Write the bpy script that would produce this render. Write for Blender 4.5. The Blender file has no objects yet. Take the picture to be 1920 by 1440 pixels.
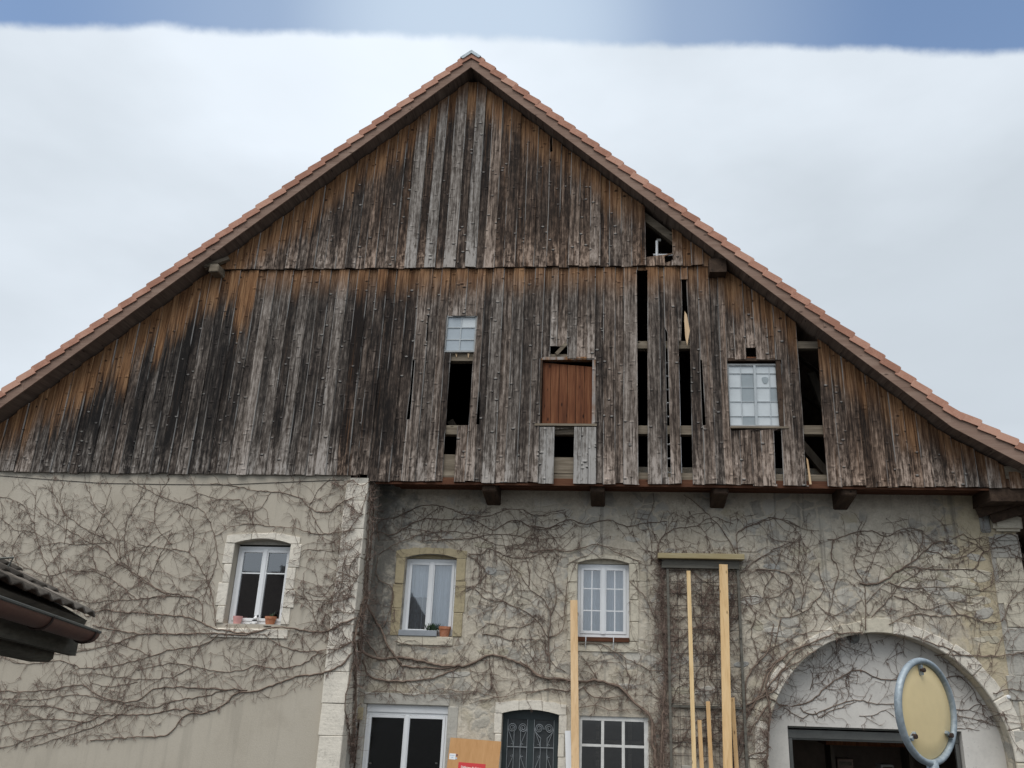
import bpy, bmesh, math, random
from math import radians, sin, cos, pi, sqrt, atan2, floor
from mathutils import Vector, Matrix
from mathutils.geometry import tessellate_polygon

random.seed(7)
SC = bpy.context.scene
COL = SC.collection

# ------------------------------------------------------------------ camera
FPX, CXP = 1550.0, 1036.303
cR = Vector((0.9971696136838696, 0.07031037797343055, 0.0266310400622189))
cU = Vector((-0.0017742324113517796, -0.3321030372933618, 0.943241445611819))
cF = Vector((-0.07516391185211613, 0.9406189575857787, 0.3310383104496065))
CAM = Vector((0, -15, 0))
cd = bpy.data.cameras.new("camera")
cam = bpy.data.objects.new("camera", cd); COL.objects.link(cam)
m = Matrix.Identity(4)
for i in range(3):
    m[i][0], m[i][1], m[i][2], m[i][3] = cR[i], cU[i], -cF[i], CAM[i]
cam.matrix_world = m
cd.sensor_width = 36; cd.sensor_fit = 'HORIZONTAL'
cd.lens = FPX / 1920 * 36
cd.shift_x = -(CXP - 960) / 1920
cd.clip_end = 3000
SC.camera = cam
SC.cycles.max_bounces = 6; SC.cycles.diffuse_bounces = 3; SC.cycles.transparent_max_bounces = 6

def ray(x, y):
    return cF + cR * ((x - CXP) / FPX) - cU * ((y - 720) / FPX)
def P(x, y, Y=0.0):
    """world point on the vertical plane at depth Y seen at photo pixel x, y (a surveying helper)"""
    d = ray(x, y)
    return CAM + d * ((Y - CAM.y) / d.y)

# ------------------------------------------------------------------ world, sun, exposure
SUN_EL, SUN_AZ = radians(61), radians(200)        # azimuth clockwise from +Y
w = bpy.data.worlds.new("World"); SC.world = w; w.use_nodes = True
nt = w.node_tree; nt.nodes.clear()
def wn(t, **k):
    n = nt.nodes.new(t)
    for a, b in k.items(): setattr(n, a, b)
    return n
L = nt.links.new
out = wn('ShaderNodeOutputWorld')
sky = wn('ShaderNodeTexSky', sky_type='NISHITA', sun_disc=False, sun_elevation=SUN_EL, sun_rotation=SUN_AZ, air_density=1.2, dust_density=1.5)
bg_sky = wn('ShaderNodeBackground'); bg_sky.inputs['Strength'].default_value = 0.105
L(sky.outputs[0], bg_sky.inputs['Color'])
tc = wn('ShaderNodeTexCoord')
def vmath(op, a, b=None):
    n = wn('ShaderNodeVectorMath', operation=op)
    L(a, n.inputs[0])
    if b is not None:
        if isinstance(b, (tuple, list, Vector)): n.inputs[1].default_value = b
        else: L(b, n.inputs[1])
    return n.outputs['Value'] if op in ('DOT_PRODUCT', 'LENGTH') else n.outputs[0]
def fm(op, a, b=0.0, clamp=False):
    n = wn('ShaderNodeMath', operation=op, use_clamp=clamp)
    for i, v in enumerate((a, b)):
        if isinstance(v, (int, float)): n.inputs[i].default_value = v
        else: L(v, n.inputs[i])
    return n.outputs[0]
def wmap(v, a, b, c=0.0, d=1.0):
    n = wn('ShaderNodeMapRange', interpolation_type='SMOOTHSTEP')
    L(v, n.inputs[0])
    for i, q in enumerate((a, b, c, d)): n.inputs[i + 1].default_value = q
    return n.outputs[0]
dirv = tc.outputs['Generated']
# invented cloud edge, slightly frayed, for a blue top strip; added cloud farther on
e0, e1 = ray(0, 46).normalized(), ray(1920, 101).normalized()
nrm = e1.cross(e0).normalized()
if nrm.dot(ray(960, 0).normalized()) < 0: nrm = -nrm
dist = vmath('DOT_PRODUCT', dirv, nrm)
noi = wn('ShaderNodeTexNoise'); noi.inputs['Scale'].default_value = 2.2; noi.inputs['Detail'].default_value = 5; noi.inputs['Roughness'].default_value = .5
mp = wn('ShaderNodeMapping'); mp.inputs['Scale'].default_value = (1, 1, 2.2); mp.inputs['Rotation'].default_value = (.3, .5, .2)
L(dirv, mp.inputs[0]); L(mp.outputs[0], noi.inputs['Vector'])
noi2 = wn('ShaderNodeTexNoise'); noi2.inputs['Scale'].default_value = 7; noi2.inputs['Detail'].default_value = 3
L(mp.outputs[0], noi2.inputs['Vector'])
noi3 = wn('ShaderNodeTexNoise'); noi3.inputs['Scale'].default_value = 9; noi3.inputs['Detail'].default_value = 6; noi3.inputs['Roughness'].default_value = .6
L(dirv, noi3.inputs['Vector'])
near = wmap(fm('ADD', dist, fm('MULTIPLY', fm('SUBTRACT', noi3.outputs[0], .5), .030)), -0.0065, 0.0065, 1, 0)
far = wmap(fm('ADD', dist, fm('MULTIPLY', fm('SUBTRACT', noi.outputs[0], .5), .3)), 0.16, 0.34)
cover = fm('ADD', near, far, True)
# brightest where the sun stands behind the cloud
glow_d = ray(900, 60).normalized()
gl = vmath('DOT_PRODUCT', dirv, glow_d)
glow = fm('ADD', fm('MULTIPLY', wmap(gl, 0.90, 1.0), .45), fm('MULTIPLY', wmap(gl, 0.975, 1.0), .55))
gl2 = wmap(gl, 0.80, 1.0)
cr = wn('ShaderNodeMix', data_type='RGBA')
cr.inputs['A'].default_value = (.385, .425, .465, 1); cr.inputs['B'].default_value = (.505, .55, .60, 1)
L(fm('ADD', fm('MULTIPLY', gl2, .55), fm('MULTIPLY', fm('SUBTRACT', noi.outputs[0], .38), 2.6), True), cr.inputs['Factor'])
bg_c = wn('ShaderNodeBackground'); L(cr.outputs['Result'], bg_c.inputs['Color'])
L(fm('ADD', 1.0, fm('ADD', fm('MULTIPLY', glow, .10), fm('MULTIPLY', fm('SUBTRACT', noi2.outputs[0], .5), .10))), bg_c.inputs['Strength'])
bg_g = wn('ShaderNodeBackground'); bg_g.inputs['Color'].default_value = (.40, .475, .56, 1)     # pale glow put into the middle of the invented strip
mx0 = wn('ShaderNodeMixShader'); L(fm('MULTIPLY', glow, .85), mx0.inputs[0]); L(bg_sky.outputs[0], mx0.inputs[1]); L(bg_g.outputs[0], mx0.inputs[2])
mx = wn('ShaderNodeMixShader'); L(cover, mx.inputs[0]); L(mx0.outputs[0], mx.inputs[1]); L(bg_c.outputs[0], mx.inputs[2])
L(mx.outputs[0], out.inputs['Surface'])

sd = bpy.data.lights.new("fill_sun", 'SUN'); sd.energy = 1.5; sd.angle = radians(50); sd.color = (1, .97, .92)  # broad lamp added on the camera side to brighten the facade
so = bpy.data.objects.new("fill_sun", sd); COL.objects.link(so)
sv = Vector((sin(SUN_AZ) * cos(SUN_EL), cos(SUN_AZ) * cos(SUN_EL), sin(SUN_EL)))
so.rotation_euler = sv.to_track_quat('Z', 'Y').to_euler()
vs = SC.view_settings; vs.view_transform = 'Standard'; vs.look = 'None'; vs.exposure = 0.68; vs.gamma = 1
try: vs.use_curve_mapping = False
except Exception: pass

# ------------------------------------------------------------------ materials
class M:
    def __init__(s, name):
        s.m = bpy.data.materials.new(name); s.m.use_nodes = True
        s.t = s.m.node_tree; s.b = s.t.nodes['Principled BSDF']; s._pos = None
    def n(s, t, **k):
        n = s.t.nodes.new(t)
        for a, b in k.items(): setattr(n, a, b)
        return n
    def put(s, sock, v):
        if hasattr(v, 'is_output'): s.t.links.new(v, sock)
        elif isinstance(v, (tuple, list)) and sock.type == 'RGBA' and len(v) == 3: sock.default_value = (*v, 1)
        else: sock.default_value = v
    def pos(s, rnd=False):
        g = s.n('ShaderNodeNewGeometry').outputs['Position']
        if not rnd: return g
        o = s.n('ShaderNodeObjectInfo')
        a = s.n('ShaderNodeVectorMath', operation='ADD'); s.put(a.inputs[0], g)
        k = s.n('ShaderNodeVectorMath', operation='SCALE'); k.inputs[0].default_value = (37, 53, 91); s.put(k.inputs['Scale'], o.outputs['Random'])
        s.put(a.inputs[1], k.outputs[0]); return a.outputs[0]
    def noise(s, vec, sc=(1, 1, 1), scale=1.0, detail=4, rough=.55, dist=0):
        mp = s.n('ShaderNodeMapping'); s.put(mp.inputs[0], vec); mp.inputs['Scale'].default_value = sc
        n = s.n('ShaderNodeTexNoise'); s.put(n.inputs['Vector'], mp.outputs[0])
        n.inputs['Scale'].default_value = scale; n.inputs['Detail'].default_value = detail; n.inputs['Roughness'].default_value = rough; n.inputs['Distortion'].default_value = dist
        return n.outputs[0]
    def vor(s, vec, sc=(1, 1, 1), feature='F1', rand=1.0):
        mp = s.n('ShaderNodeMapping'); s.put(mp.inputs[0], vec); mp.inputs['Scale'].default_value = sc
        n = s.n('ShaderNodeTexVoronoi', feature=feature); s.put(n.inputs['Vector'], mp.outputs[0]); n.inputs['Scale'].default_value = 1; n.inputs['Randomness'].default_value = rand
        return n
    def math(s, op, a, b=0.0, clamp=False):
        n = s.n('ShaderNodeMath', operation=op, use_clamp=clamp); s.put(n.inputs[0], a); s.put(n.inputs[1], b); return n.outputs[0]
    def map(s, v, a, b, c=0.0, d=1.0, smooth=True):
        n = s.n('ShaderNodeMapRange', interpolation_type='SMOOTHSTEP' if smooth else 'LINEAR')
        for i, q in enumerate((v, a, b, c, d)): s.put(n.inputs[i], q)
        return n.outputs[0]
    def ramp(s, f, stops):
        n = s.n('ShaderNodeValToRGB'); e = n.color_ramp.elements
        while len(e) < len(stops): e.new(.5)
        for q, (p, c) in zip(e, stops): q.position = p; q.color = (*c, 1)
        s.put(n.inputs[0], f); return n.outputs[0]
    def mix(s, f, a, b, mode='MIX'):
        n = s.n('ShaderNodeMix', data_type='RGBA', blend_type=mode)
        s.put(n.inputs['Factor'], f); s.put(n.inputs['A'], a); s.put(n.inputs['B'], b); return n.outputs['Result']
    def bump(s, h, strength=.5, dist=.01):
        n = s.n('ShaderNodeBump'); s.put(n.inputs['Height'], h); n.inputs['Strength'].default_value = strength; n.inputs['Distance'].default_value = dist
        s.put(s.b.inputs['Normal'], n.outputs[0])
    def set(s, col=None, rough=None, metal=None, spec=None):
        if col is not None: s.put(s.b.inputs['Base Color'], col)
        if rough is not None: s.put(s.b.inputs['Roughness'], rough)
        if metal is not None: s.b.inputs['Metallic'].default_value = metal
        if spec is not None: s.b.inputs['Specular IOR Level'].default_value = spec
        return s
    def attr(s, name, out='Fac'):
        return s.n('ShaderNodeAttribute', attribute_name=name).outputs[out]

def simple(name, col, rough=.6, var=.12, scale=6, metal=0, bump=.15, spec=.4, speck=0, rnd=True):
    k = M(name); p = k.pos(rnd)
    a = k.noise(p, scale=scale, detail=5); b = k.noise(p, scale=scale * 7, detail=3)
    f = k.math('ADD', k.math('MULTIPLY', a, .65), k.math('MULTIPLY', b, .35))
    c = k.ramp(f, [(.25, tuple(x * (1 - var * 2) for x in col)), (.5, col), (.75, tuple(min(1, x * (1 + var * 1.6)) for x in col))])
    if speck: c = k.mix(k.map(b, .62, .7, 0, speck), c, tuple(x * .35 for x in col))
    k.set(c, k.math('ADD', rough - .06, k.math('MULTIPLY', a, .14)), metal, spec)
    if bump: k.bump(f, bump, .01)
    return k.m

def wood(name, lo, mid, hi, zdir=True, sc=1.0, rough=.85, bump=.5, objcol=False, knots=True, axis=2):
    k = M(name); p = k.pos(True)
    s = [9 * sc] * 3; s[axis] = .8 * sc
    f = [60 * sc] * 3; f[axis] = 2.4 * sc
    a = k.noise(p, tuple(s), detail=4, dist=.6); b = k.noise(p, tuple(f), detail=3)
    v = k.math('ADD', k.math('MULTIPLY', a, .62), k.math('MULTIPLY', b, .38))
    c = k.ramp(v, [(.32, lo), (.5, mid), (.68, hi)])
    if knots:
        ks = [7 * sc] * 3; ks[axis] = 2.6 * sc
        kd = k.vor(p, tuple(ks)).outputs['Distance']
        c = k.mix(k.map(kd, .16, .05), c, tuple(x * .45 for x in lo))
    if objcol:
        c = k.mix(1.0, c, k.n('ShaderNodeObjectInfo').outputs['Color'], 'MULTIPLY')
    k.set(c, rough, spec=.25); k.bump(v, bump, .008); return k.m

def weathered():
    k = M('weathered_planks'); p = k.pos(True); oi = k.n('ShaderNodeObjectInfo')
    sp = k.n('ShaderNodeSeparateColor'); k.put(sp.inputs[0], oi.outputs['Color'])
    OR, GR, BR = sp.outputs[0], sp.outputs[1], sp.outputs[2]
    DK = oi.outputs['Alpha']
    drop, rise = k.attr('drop'), k.attr('rise')
    uv = k.n('ShaderNodeUVMap').outputs[0]; su = k.n('ShaderNodeSeparateXYZ'); k.put(su.inputs[0], uv); U = su.outputs[0]
    n1 = k.noise(p, (21, 21, .8), detail=6, rough=.66, dist=.35)
    n2 = k.noise(p, (70, 70, 2.2), detail=4, rough=.6)
    n3 = k.noise(p, (3.5, 3.5, .8), detail=4)
    n4 = k.noise(p, (18, 18, 7), detail=4, rough=.65)          # blotches: lichen, mould
    mul = lambda a, b: k.math('MULTIPLY', a, b)
    sub = lambda a, b: k.math('SUBTRACT', a, b)
    add = lambda a, b: k.math('ADD', a, b)
    # silver weathering against black mould
    low = mul(k.map(rise, 1.1, 0.0), k.map(n3, .35, .62, .05, .42))
    g = add(add(GR, mul(sub(n1, .5), 1.5)), add(mul(sub(n2, .5), .95), mul(mul(low, k.map(n4, .36, .62, .6, 1.3)), 1.0)))
    g = sub(add(add(g, .02), mul(sub(n4, .5), .9)), mul(DK, k.map(n3, .3, .65)))
    grey = k.ramp(g, [(0.0, (.011, .010, .010)), (.28, (.036, .031, .028)), (.5, (.092, .080, .071)), (.72, (.205, .187, .17)), (1.0, (.38, .36, .34))])
    grey = k.mix(BR, grey, k.mix(1.0, grey, (1.26, .95, .76), 'MULTIPLY'))
    # unweathered, sun tanned wood where the eaves keep the rain off
    t = add(mul(n1, .6), mul(n2, .4))
    ora = k.ramp(t, [(.30, (.035, .016, .009)), (.43, (.14, .064, .029)), (.55, (.30, .162, .080)), (.72, (.46, .295, .165))])
    reach = mul(mul(OR, 3.0), k.map(add(mul(n1, .5), mul(n3, .5)), 
        .33, .67, .45, 1.4))
    of = k.map(sub(reach, drop), -.60, .35)
    c = k.mix(of, grey, ora)
    # rust brown streaks that run further down
    st = k.noise(p, (24, 24, .5), detail=3)
    c = k.mix(mul(k.map(st, .60, .70), mul(BR, .4)), c, (.20, .095, .04))
    # pale arrises: light caught on the edges, put into the colour
    ed = k.map(k.math('ABSOLUTE', sub(mul(U, 2.0), 1.0)), .82, .97)
    c = k.mix(mul(ed, k.map(k.noise(p, (5, 5, .9), detail=4), .44, .58, 0, .85)), c, (.34, .325, .31))
    crk = k.noise(p, (42, 42, .55), detail=2)                     # drying checks along the grain
    c = k.mix(k.map(crk, .66, .71, 0, .85), c, (.012, .010, .009))
    # knots: relief shading put into the colour, pale lip above, dark copy below
    vo = k.vor(p, (4.6, 4.6, 8.5)); kd = vo.outputs['Distance']
    sh = k.n('ShaderNodeVectorMath', operation='ADD'); k.put(sh.inputs[0], p); sh.inputs[1].default_value = (0, 0, .020)
    kd2 = k.vor(sh.outputs[0], (4.6, 4.6, 8.5)).outputs['Distance']
    on = k.map(k.noise(p, (2.2, 2.2, .5), detail=2), .47, .60)
    c = k.mix(mul(k.map(kd2, .22, .12, 0, .85), on), c, (.016, .013, .012))
    c = k.mix(mul(mul(k.map(kd, .17, .09, 0, .7), on), k.map(of, .6, .2)), c, (.33, .315, .295))
    c = k.mix(mul(k.map(kd, .15, .07, 0, .8), k.map(of, .3, .7)), c, (.07, .03, .015))
    k.set(c, .88, spec=.2)
    h = add(add(mul(n1, .6), mul(n2, .5)), mul(k.map(kd, .28, .06), .9))
    k.bump(h, .85, .014); return k.m

def rubble():
    k = M('old_plastered_rubble'); p = k.pos()
    dw = k.noise(p, scale=1.6, detail=3)
    dv = k.n('ShaderNodeTexNoise'); k.put(dv.inputs['Vector'], p); dv.inputs['Scale'].default_value = 2.2; dv.inputs['Detail'].default_value = 3
    ad = k.n('ShaderNodeVectorMath', operation='MULTIPLY_ADD'); k.put(ad.inputs[0], dv.outputs['Color']); ad.inputs[1].default_value = (.5, .5, .5); k.put(ad.inputs[2], p)
    pp = ad.outputs[0]
    vo = k.vor(pp, (3.1, .6, 4.2)); ve = k.vor(pp, (3.1, .6, 4.2), 'DISTANCE_TO_EDGE')
    a = k.noise(p, scale=.9, detail=5, rough=.6); b = k.noise(p, scale=5, detail=6, rough=.65); c2 = k.noise(p, scale=28, detail=4, rough=.6)
    f = k.math('ADD', k.math('MULTIPLY', a, .35), k.math('ADD', k.math('MULTIPLY', b, .4), k.math('MULTIPLY', c2, .25)))
    col = k.ramp(f, [(.32, (.27, .235, .185)), (.43, (.46, .405, .325)), (.54, (.575, .515, .42)), (.67, (.72, .66, .56))])
    # single stones showing through: bluish, whitish and ochre ones
    hs = k.n('ShaderNodeSeparateColor'); k.put(hs.inputs[0], vo.outputs['Color'])
    stone = k.ramp(hs.outputs[0], [(0, (.20, .20, .195)), (.35, (.36, .35, .32)), (.6, (.45, .39, .28)), (.8, (.60, .575, .52)), (1, (.27, .275, .275))])
    stone = k.mix(k.map(b, .35, .65, 0, .5), stone, (.48, .445, .375))
    bare = k.math('MULTIPLY', k.map(k.noise(p, scale=1.1, detail=4, rough=.6), .47, .56), k.map(ve.outputs['Distance'], .02, .10))
    col = k.mix(k.math('MULTIPLY', bare, .65), col, stone)
    # stains: damp grey corner beside the pier, ochre wash at the right, dark drips
    sx = k.n('ShaderNodeSeparateXYZ'); k.put(sx.inputs[0], p); X, Z = sx.outputs[0], sx.outputs[2]
    wob = k.math('MULTIPLY', k.math('SUBTRACT', b, .5), 2.2)
    damp = k.math('MULTIPLY', k.map(k.math('ADD', X, wob), -3.7, -4.5), k.map(k.math('ADD', Z, wob), -.1, .6))
    col = k.mix(k.math('MULTIPLY', damp, .72), col, (.105, .108, .105))
    och = k.math('MULTIPLY', k.map(k.math('ADD', X, wob), 5.9, 6.5), k.map(k.math('ADD', Z, wob), -.4, .4))
    col = k.mix(k.math('MULTIPLY', och, .55), col, (.56, .46, .28))
    drip = k.noise(p, (7, 7, .35), detail=4, rough=.6)
    col = k.mix(k.math('MULTIPLY', k.map(drip, .55, .68), .5), col, (.17, .16, .145))
    k.set(col, .92, spec=.15)
    h = k.math('ADD', k.math('ADD', k.math('MULTIPLY', b, 1.0), k.math('MULTIPLY', c2, .35)), k.math('MULTIPLY', k.map(ve.outputs['Distance'], 0, .22), k.math('MULTIPLY', bare, .28)))
    k.bump(h, .75, .035); return k.m

def stucco():
    k = M('smooth_grey_beige_render'); p = k.pos()
    a = k.noise(p, scale=.5, detail=4); b = k.noise(p, scale=70, detail=3, rough=.7); d = k.noise(p, (5, 5, .4), detail=4)
    f = k.math('ADD', k.math('MULTIPLY', a, .6), k.math('MULTIPLY', b, .4))
    c = k.ramp(f, [(.35, (.425, .378, .31)), (.5, (.478, .43, .356)), (.65, (.52, .472, .396))])
    c = k.mix(k.math('MULTIPLY', k.map(d, .52, .68), .3), c, (.30, .27, .225))
    c = k.mix(k.map(k.noise(p, scale=1.3, detail=5, rough=.65), .52, .66, 0, .28), c, (.36, .315, .255))
    c = k.mix(k.map(k.noise(p, (1, 1, 1), scale=22, detail=3), .70, .76, 0, .5), c, (.24, .21, .18))
    k.set(c, .93, spec=.12); k.bump(b, .5, .006); return k.m

def limestone(name, base, grime=.35):
    k = M(name); p = k.pos(True)
    a = k.noise(p, scale=3.5, detail=5, rough=.6); b = k.noise(p, scale=24, detail=5, rough=.65); h = k.noise(p, (4, 4, 22), detail=4)
    f = k.math('ADD', k.math('MULTIPLY', a, .5), k.math('MULTIPLY', b, .5))
    c = k.ramp(f, [(.33, tuple(x * .72 for x in base)), (.48, base), (.66, tuple(min(.9, x * 1.13) for x in base))])
    c = k.mix(k.map(b, .62, .73, 0, grime), c, (.17, .155, .125))
    c = k.mix(k.map(h, .66, .74, 0, grime * .6), c, (.24, .22, .19))
    k.set(c, .9, spec=.15); k.bump(k.math('ADD', f, k.math('MULTIPLY', h, .3)), .7, .02); return k.m

def clay(name, c0, c1, c2, rough=.85):
    k = M(name); p = k.pos(True)
    o = k.n('ShaderNodeObjectInfo').outputs['Random']
    a = k.noise(p, scale=5, detail=5); b = k.noise(p, scale=40, detail=3)
    f = k.math('ADD', k.math('MULTIPLY', k.math('SUBTRACT', o, .5), .48), k.math('ADD', k.math('MULTIPLY', a, .6), k.math('MULTIPLY', b, .4)))
    k.set(k.ramp(f, [(.3, c0), (.5, c1), (.7, c2)]), rough, spec=.2); k.bump(b, .3, .004); return k.m

def glass(name, tint, refl, rough=.02):
    k = M(name); t = k.t; t.nodes.remove(k.b)
    tr = k.n('ShaderNodeBsdfTransparent'); tr.inputs[0].default_value = (*tint, 1)
    gl = k.n('ShaderNodeBsdfGlossy'); gl.inputs['Roughness'].default_value = rough; gl.inputs['Color'].default_value = (.96, .98, 1, 1)
    bp = k.n('ShaderNodeBump'); bp.inputs['Strength'].default_value = .04; bp.inputs['Distance'].default_value = .01
    k.put(bp.inputs['Height'], k.noise(k.pos(True), scale=2.5, detail=2)); k.put(gl.inputs['Normal'], bp.outputs[0])
    fr = k.n('ShaderNodeFresnel'); fr.inputs[0].default_value = 1.5
    f = k.math('ADD', fr.outputs[0], refl, True)
    mx = k.n('ShaderNodeMixShader'); k.put(mx.inputs[0], f); k.put(mx.inputs[1], tr.outputs[0]); k.put(mx.inputs[2], gl.outputs[0])
    k.put([n for n in t.nodes if n.type == 'OUTPUT_MATERIAL'][0].inputs['Surface'], mx.outputs[0]); return k.m

def galvanised():
    k = M('galvanised_steel'); p = k.pos(True)
    v = k.vor(p, (60, 60, 60)).outputs['Color']; sc = k.n('ShaderNodeSeparateColor'); k.put(sc.inputs[0], v)
    a = k.noise(p, scale=9, detail=5); f = k.math('ADD', k.math('MULTIPLY', sc.outputs[0], .25), k.math('MULTIPLY', a, .75))
    k.set(k.ramp(f, [(.25, (.22, .26, .285)), (.5, (.31, .36, .395)), (.75, (.42, .465, .49))]), .55, .35, .5)
    k.bump(a, .2, .003); return k.m

MAT = dict(
    plank=weathered(), rubble=rubble(), stucco=stucco(),
    limestone=limestone('pale_limestone', (.72, .665, .575), .45),
    cream=limestone('cream_limestone', (.60, .545, .44)),
    ochre=limestone('ochre_limestone', (.44, .37, .24), .6),
    concrete=limestone('grey_mortar', (.46, .435, .385), .3),
    dullstone=limestone('dull_yellow_stone', (.44, .40, .31), .4),
    greystone=limestone('grey_field_stone', (.34, .335, .315), .4),
    tile=clay('clay_verge_tile', (.36, .18, .125), (.47, .245, .175), (.55, .32, .235)),
    oldtile=clay('mossy_brown_tile', (.06, .05, .04), (.12, .10, .08), (.21, .18, .15)),
    barge=wood('brown_stained_board', (.19, .122, .092), (.26, .172, .132), (.33, .235, .185), axis=0, bump=.25),
    soffit=wood('dark_soffit_wood', (.10, .072, .058), (.17, .125, .10), (.25, .19, .155), axis=1, bump=.3),
    redbeam=wood('red_brown_beam', (.055, .022, .012), (.105, .042, .022), (.16, .075, .04), axis=0, bump=.4),
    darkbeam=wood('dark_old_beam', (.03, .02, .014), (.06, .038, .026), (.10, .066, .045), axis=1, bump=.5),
    beam=wood('pale_old_timber', (.09, .072, .052), (.19, .155, .115), (.33, .28, .215), axis=0, bump=.6),
    innerwood=wood('dusty_inner_timber', (.05, .042, .034), (.08, .066, .052), (.12, .10, .08), axis=2),
    hatch=wood('red_brown_hatch_board', (.06, .02, .010), (.15, .054, .024), (.24, .105, .050), axis=2, bump=.35),
    fresh=wood('fresh_sawn_spruce', (.58, .40, .22), (.74, .545, .33), (.82, .64, .42), axis=2, sc=1.3, bump=.12, objcol=True, rough=.7),
    splinter=wood('split_raw_wood', (.50, .33, .18), (.62, .44, .27), (.72, .54, .36), axis=2, knots=False),
    plywood=wood('orange_plywood', (.47, .25, .10), (.53, .29, .125), (.58, .33, .15), axis=2, sc=.9, bump=.05, knots=False, rough=.6),
    canopy=wood('mossy_yellow_board', (.26, .20, .10), (.38, .31, .17), (.48, .41, .26), axis=0, bump=.3),
    blinddark=wood('dark_green_grey_timber', (.085, .08, .068), (.14, .132, .112), (.20, .19, .165), axis=0),
    white=simple('white_window_plastic', (.80, .81, .82), .35, .03, 2, bump=.02, spec=.5),
    whitepaint=simple('flaking_white_paint', (.70, .69, .66), .6, .10, 9, bump=.4, speck=.5),
    oldwhite=simple('weathered_grey_paint', (.34, .35, .35), .75, .16, 8, bump=.3),
    aluminium=simple('grey_aluminium_sill', (.42, .44, .47), .4, .06, 4, .5, .05),
    glass=glass('clear_double_glazing', (.80, .84, .87), .20),
    glassmid=glass('old_window_glass', (.6, .63, .65), .26),
    glassdark=glass('shop_glass', (.45, .48, .48), .05),
    dustglass=simple('dusty_pale_pane', (.56, .60, .62), .35, .05, 5, bump=.05, spec=.6),
    greyglass=simple('grey_bare_pane', (.30, .34, .36), .25, .05, 5, bump=.05, spec=.6),
    voidglass=simple('dark_pane', (.05, .055, .058), .12, .2, 3, bump=.02, spec=.6),
    curtain=simple('pale_net_curtain', (.80, .83, .86), .9, .05, (3), bump=.1),
    greycurtain=simple('grey_lace_panel', (.25, .27, .28), .9, .15, 20, bump=.1),
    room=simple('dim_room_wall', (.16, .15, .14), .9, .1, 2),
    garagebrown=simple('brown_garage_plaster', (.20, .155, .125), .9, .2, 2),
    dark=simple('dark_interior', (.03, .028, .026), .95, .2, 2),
    garagewall=simple('white_garage_plaster', (.63, .60, .555), .9, .09, 2.2, bump=.25, speck=.25, rnd=False),
    door=simple('dark_green_grey_door', (.035, .046, .048), .45, .12, 5, bump=.05),
    iron=simple('grey_wrought_iron', (.30, .32, .335), .5, .1, 9, .3, .1),
    steel=simple('grey_track_steel', (.15, .15, .14), .45, .12, 6, .7, .1),
    galv=galvanised(),
    mirrorback=simple('ochre_fibreglass_back', (.78, .62, .34), .5, .035, 4, bump=.05),
    rust=simple('rusty_bolt', (.055, .035, .028), .8, .3, 30, .2, .3),
    gutter=simple('brown_copper_gutter', (.15, .072, .052), .5, .15, 5, .3, .1),
    gutterrim=simple('patinated_gutter_rim', (.13, .13, .115), .6, .12, 9, .3, .1),
    fascia=wood('mossy_fascia_board', (.05, .045, .035), (.09, .08, .062), (.15, .135, .105), axis=1, bump=.3),
    terracotta=clay('terracotta', (.33, .125, .065), (.46, .185, .10), (.55, .28, .18)),
    pink=simple('pink_glazed_pot', (.70, .36, .34), .45, .06, 8, bump=.05),
    planter=simple('grey_planter', (.30, .32, .345), .5, .08, 5, bump=.05),
    leaf=simple('dark_green_leaf', (.035, .065, .03), .6, .35, 30),
    soil=simple('dry_soil', (.06, .045, .035), .95, .3, 40),
    black=simple('black_paint', (.02, .02, .022), .5, .1, 8),
    red=simple('red_sign_face', (.60, .045, .05), .4, .04, 4, bump=.02),
    signwhite=simple('white_print', (.85, .84, .83), .5, .02, 4, bump=0),
    sticker=simple('white_paper_label', (.78, .79, .80), .6, .03, 8, bump=.02),
    ink=simple('brown_print', (.22, .09, .07), .6, .1, 8, bump=0),
    bluegrey=simple('pale_blue_print', (.45, .55, .66), .6, .1, 8, bump=0),
    wire=simple('dark_wire', (.07, .06, .055), .6, .1, 8, .4, 0),
    alu=simple('bright_aluminium', (.78, .79, .80), .35, .05, 5, .4, .05),
    ground=simple('worn_asphalt', (.055, .054, .052), .92, .2, 3, bump=.5, rnd=False),
    farwall=simple('far_house_render', (.33, .31, .28), .9, .1, 1),
    farroof=clay('far_roof_tile', (.03, .025, .023), (.05, .04, .036), (.075, .06, .055)),
)
def vine_mat(name, lo, hi):
    k = M(name); p = k.pos(); a = k.noise(p, scale=6, detail=4); b = k.noise(p, scale=60, detail=2)
    f = k.math('ADD', k.math('MULTIPLY', a, .6), k.math('MULTIPLY', b, .4))
    k.set(k.ramp(f, [(.35, lo), (.65, hi)]), .9, spec=.15); k.bump(b, .6, .006); return k.m
MAT['bark'] = vine_mat('creeper_bark', (.12, .086, .068), (.28, .21, .165))
MAT['twig'] = vine_mat('creeper_twig', (.12, .085, .070), (.27, .20, .165))
for _m in MAT.values(): _m.use_fake_user = False

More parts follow.
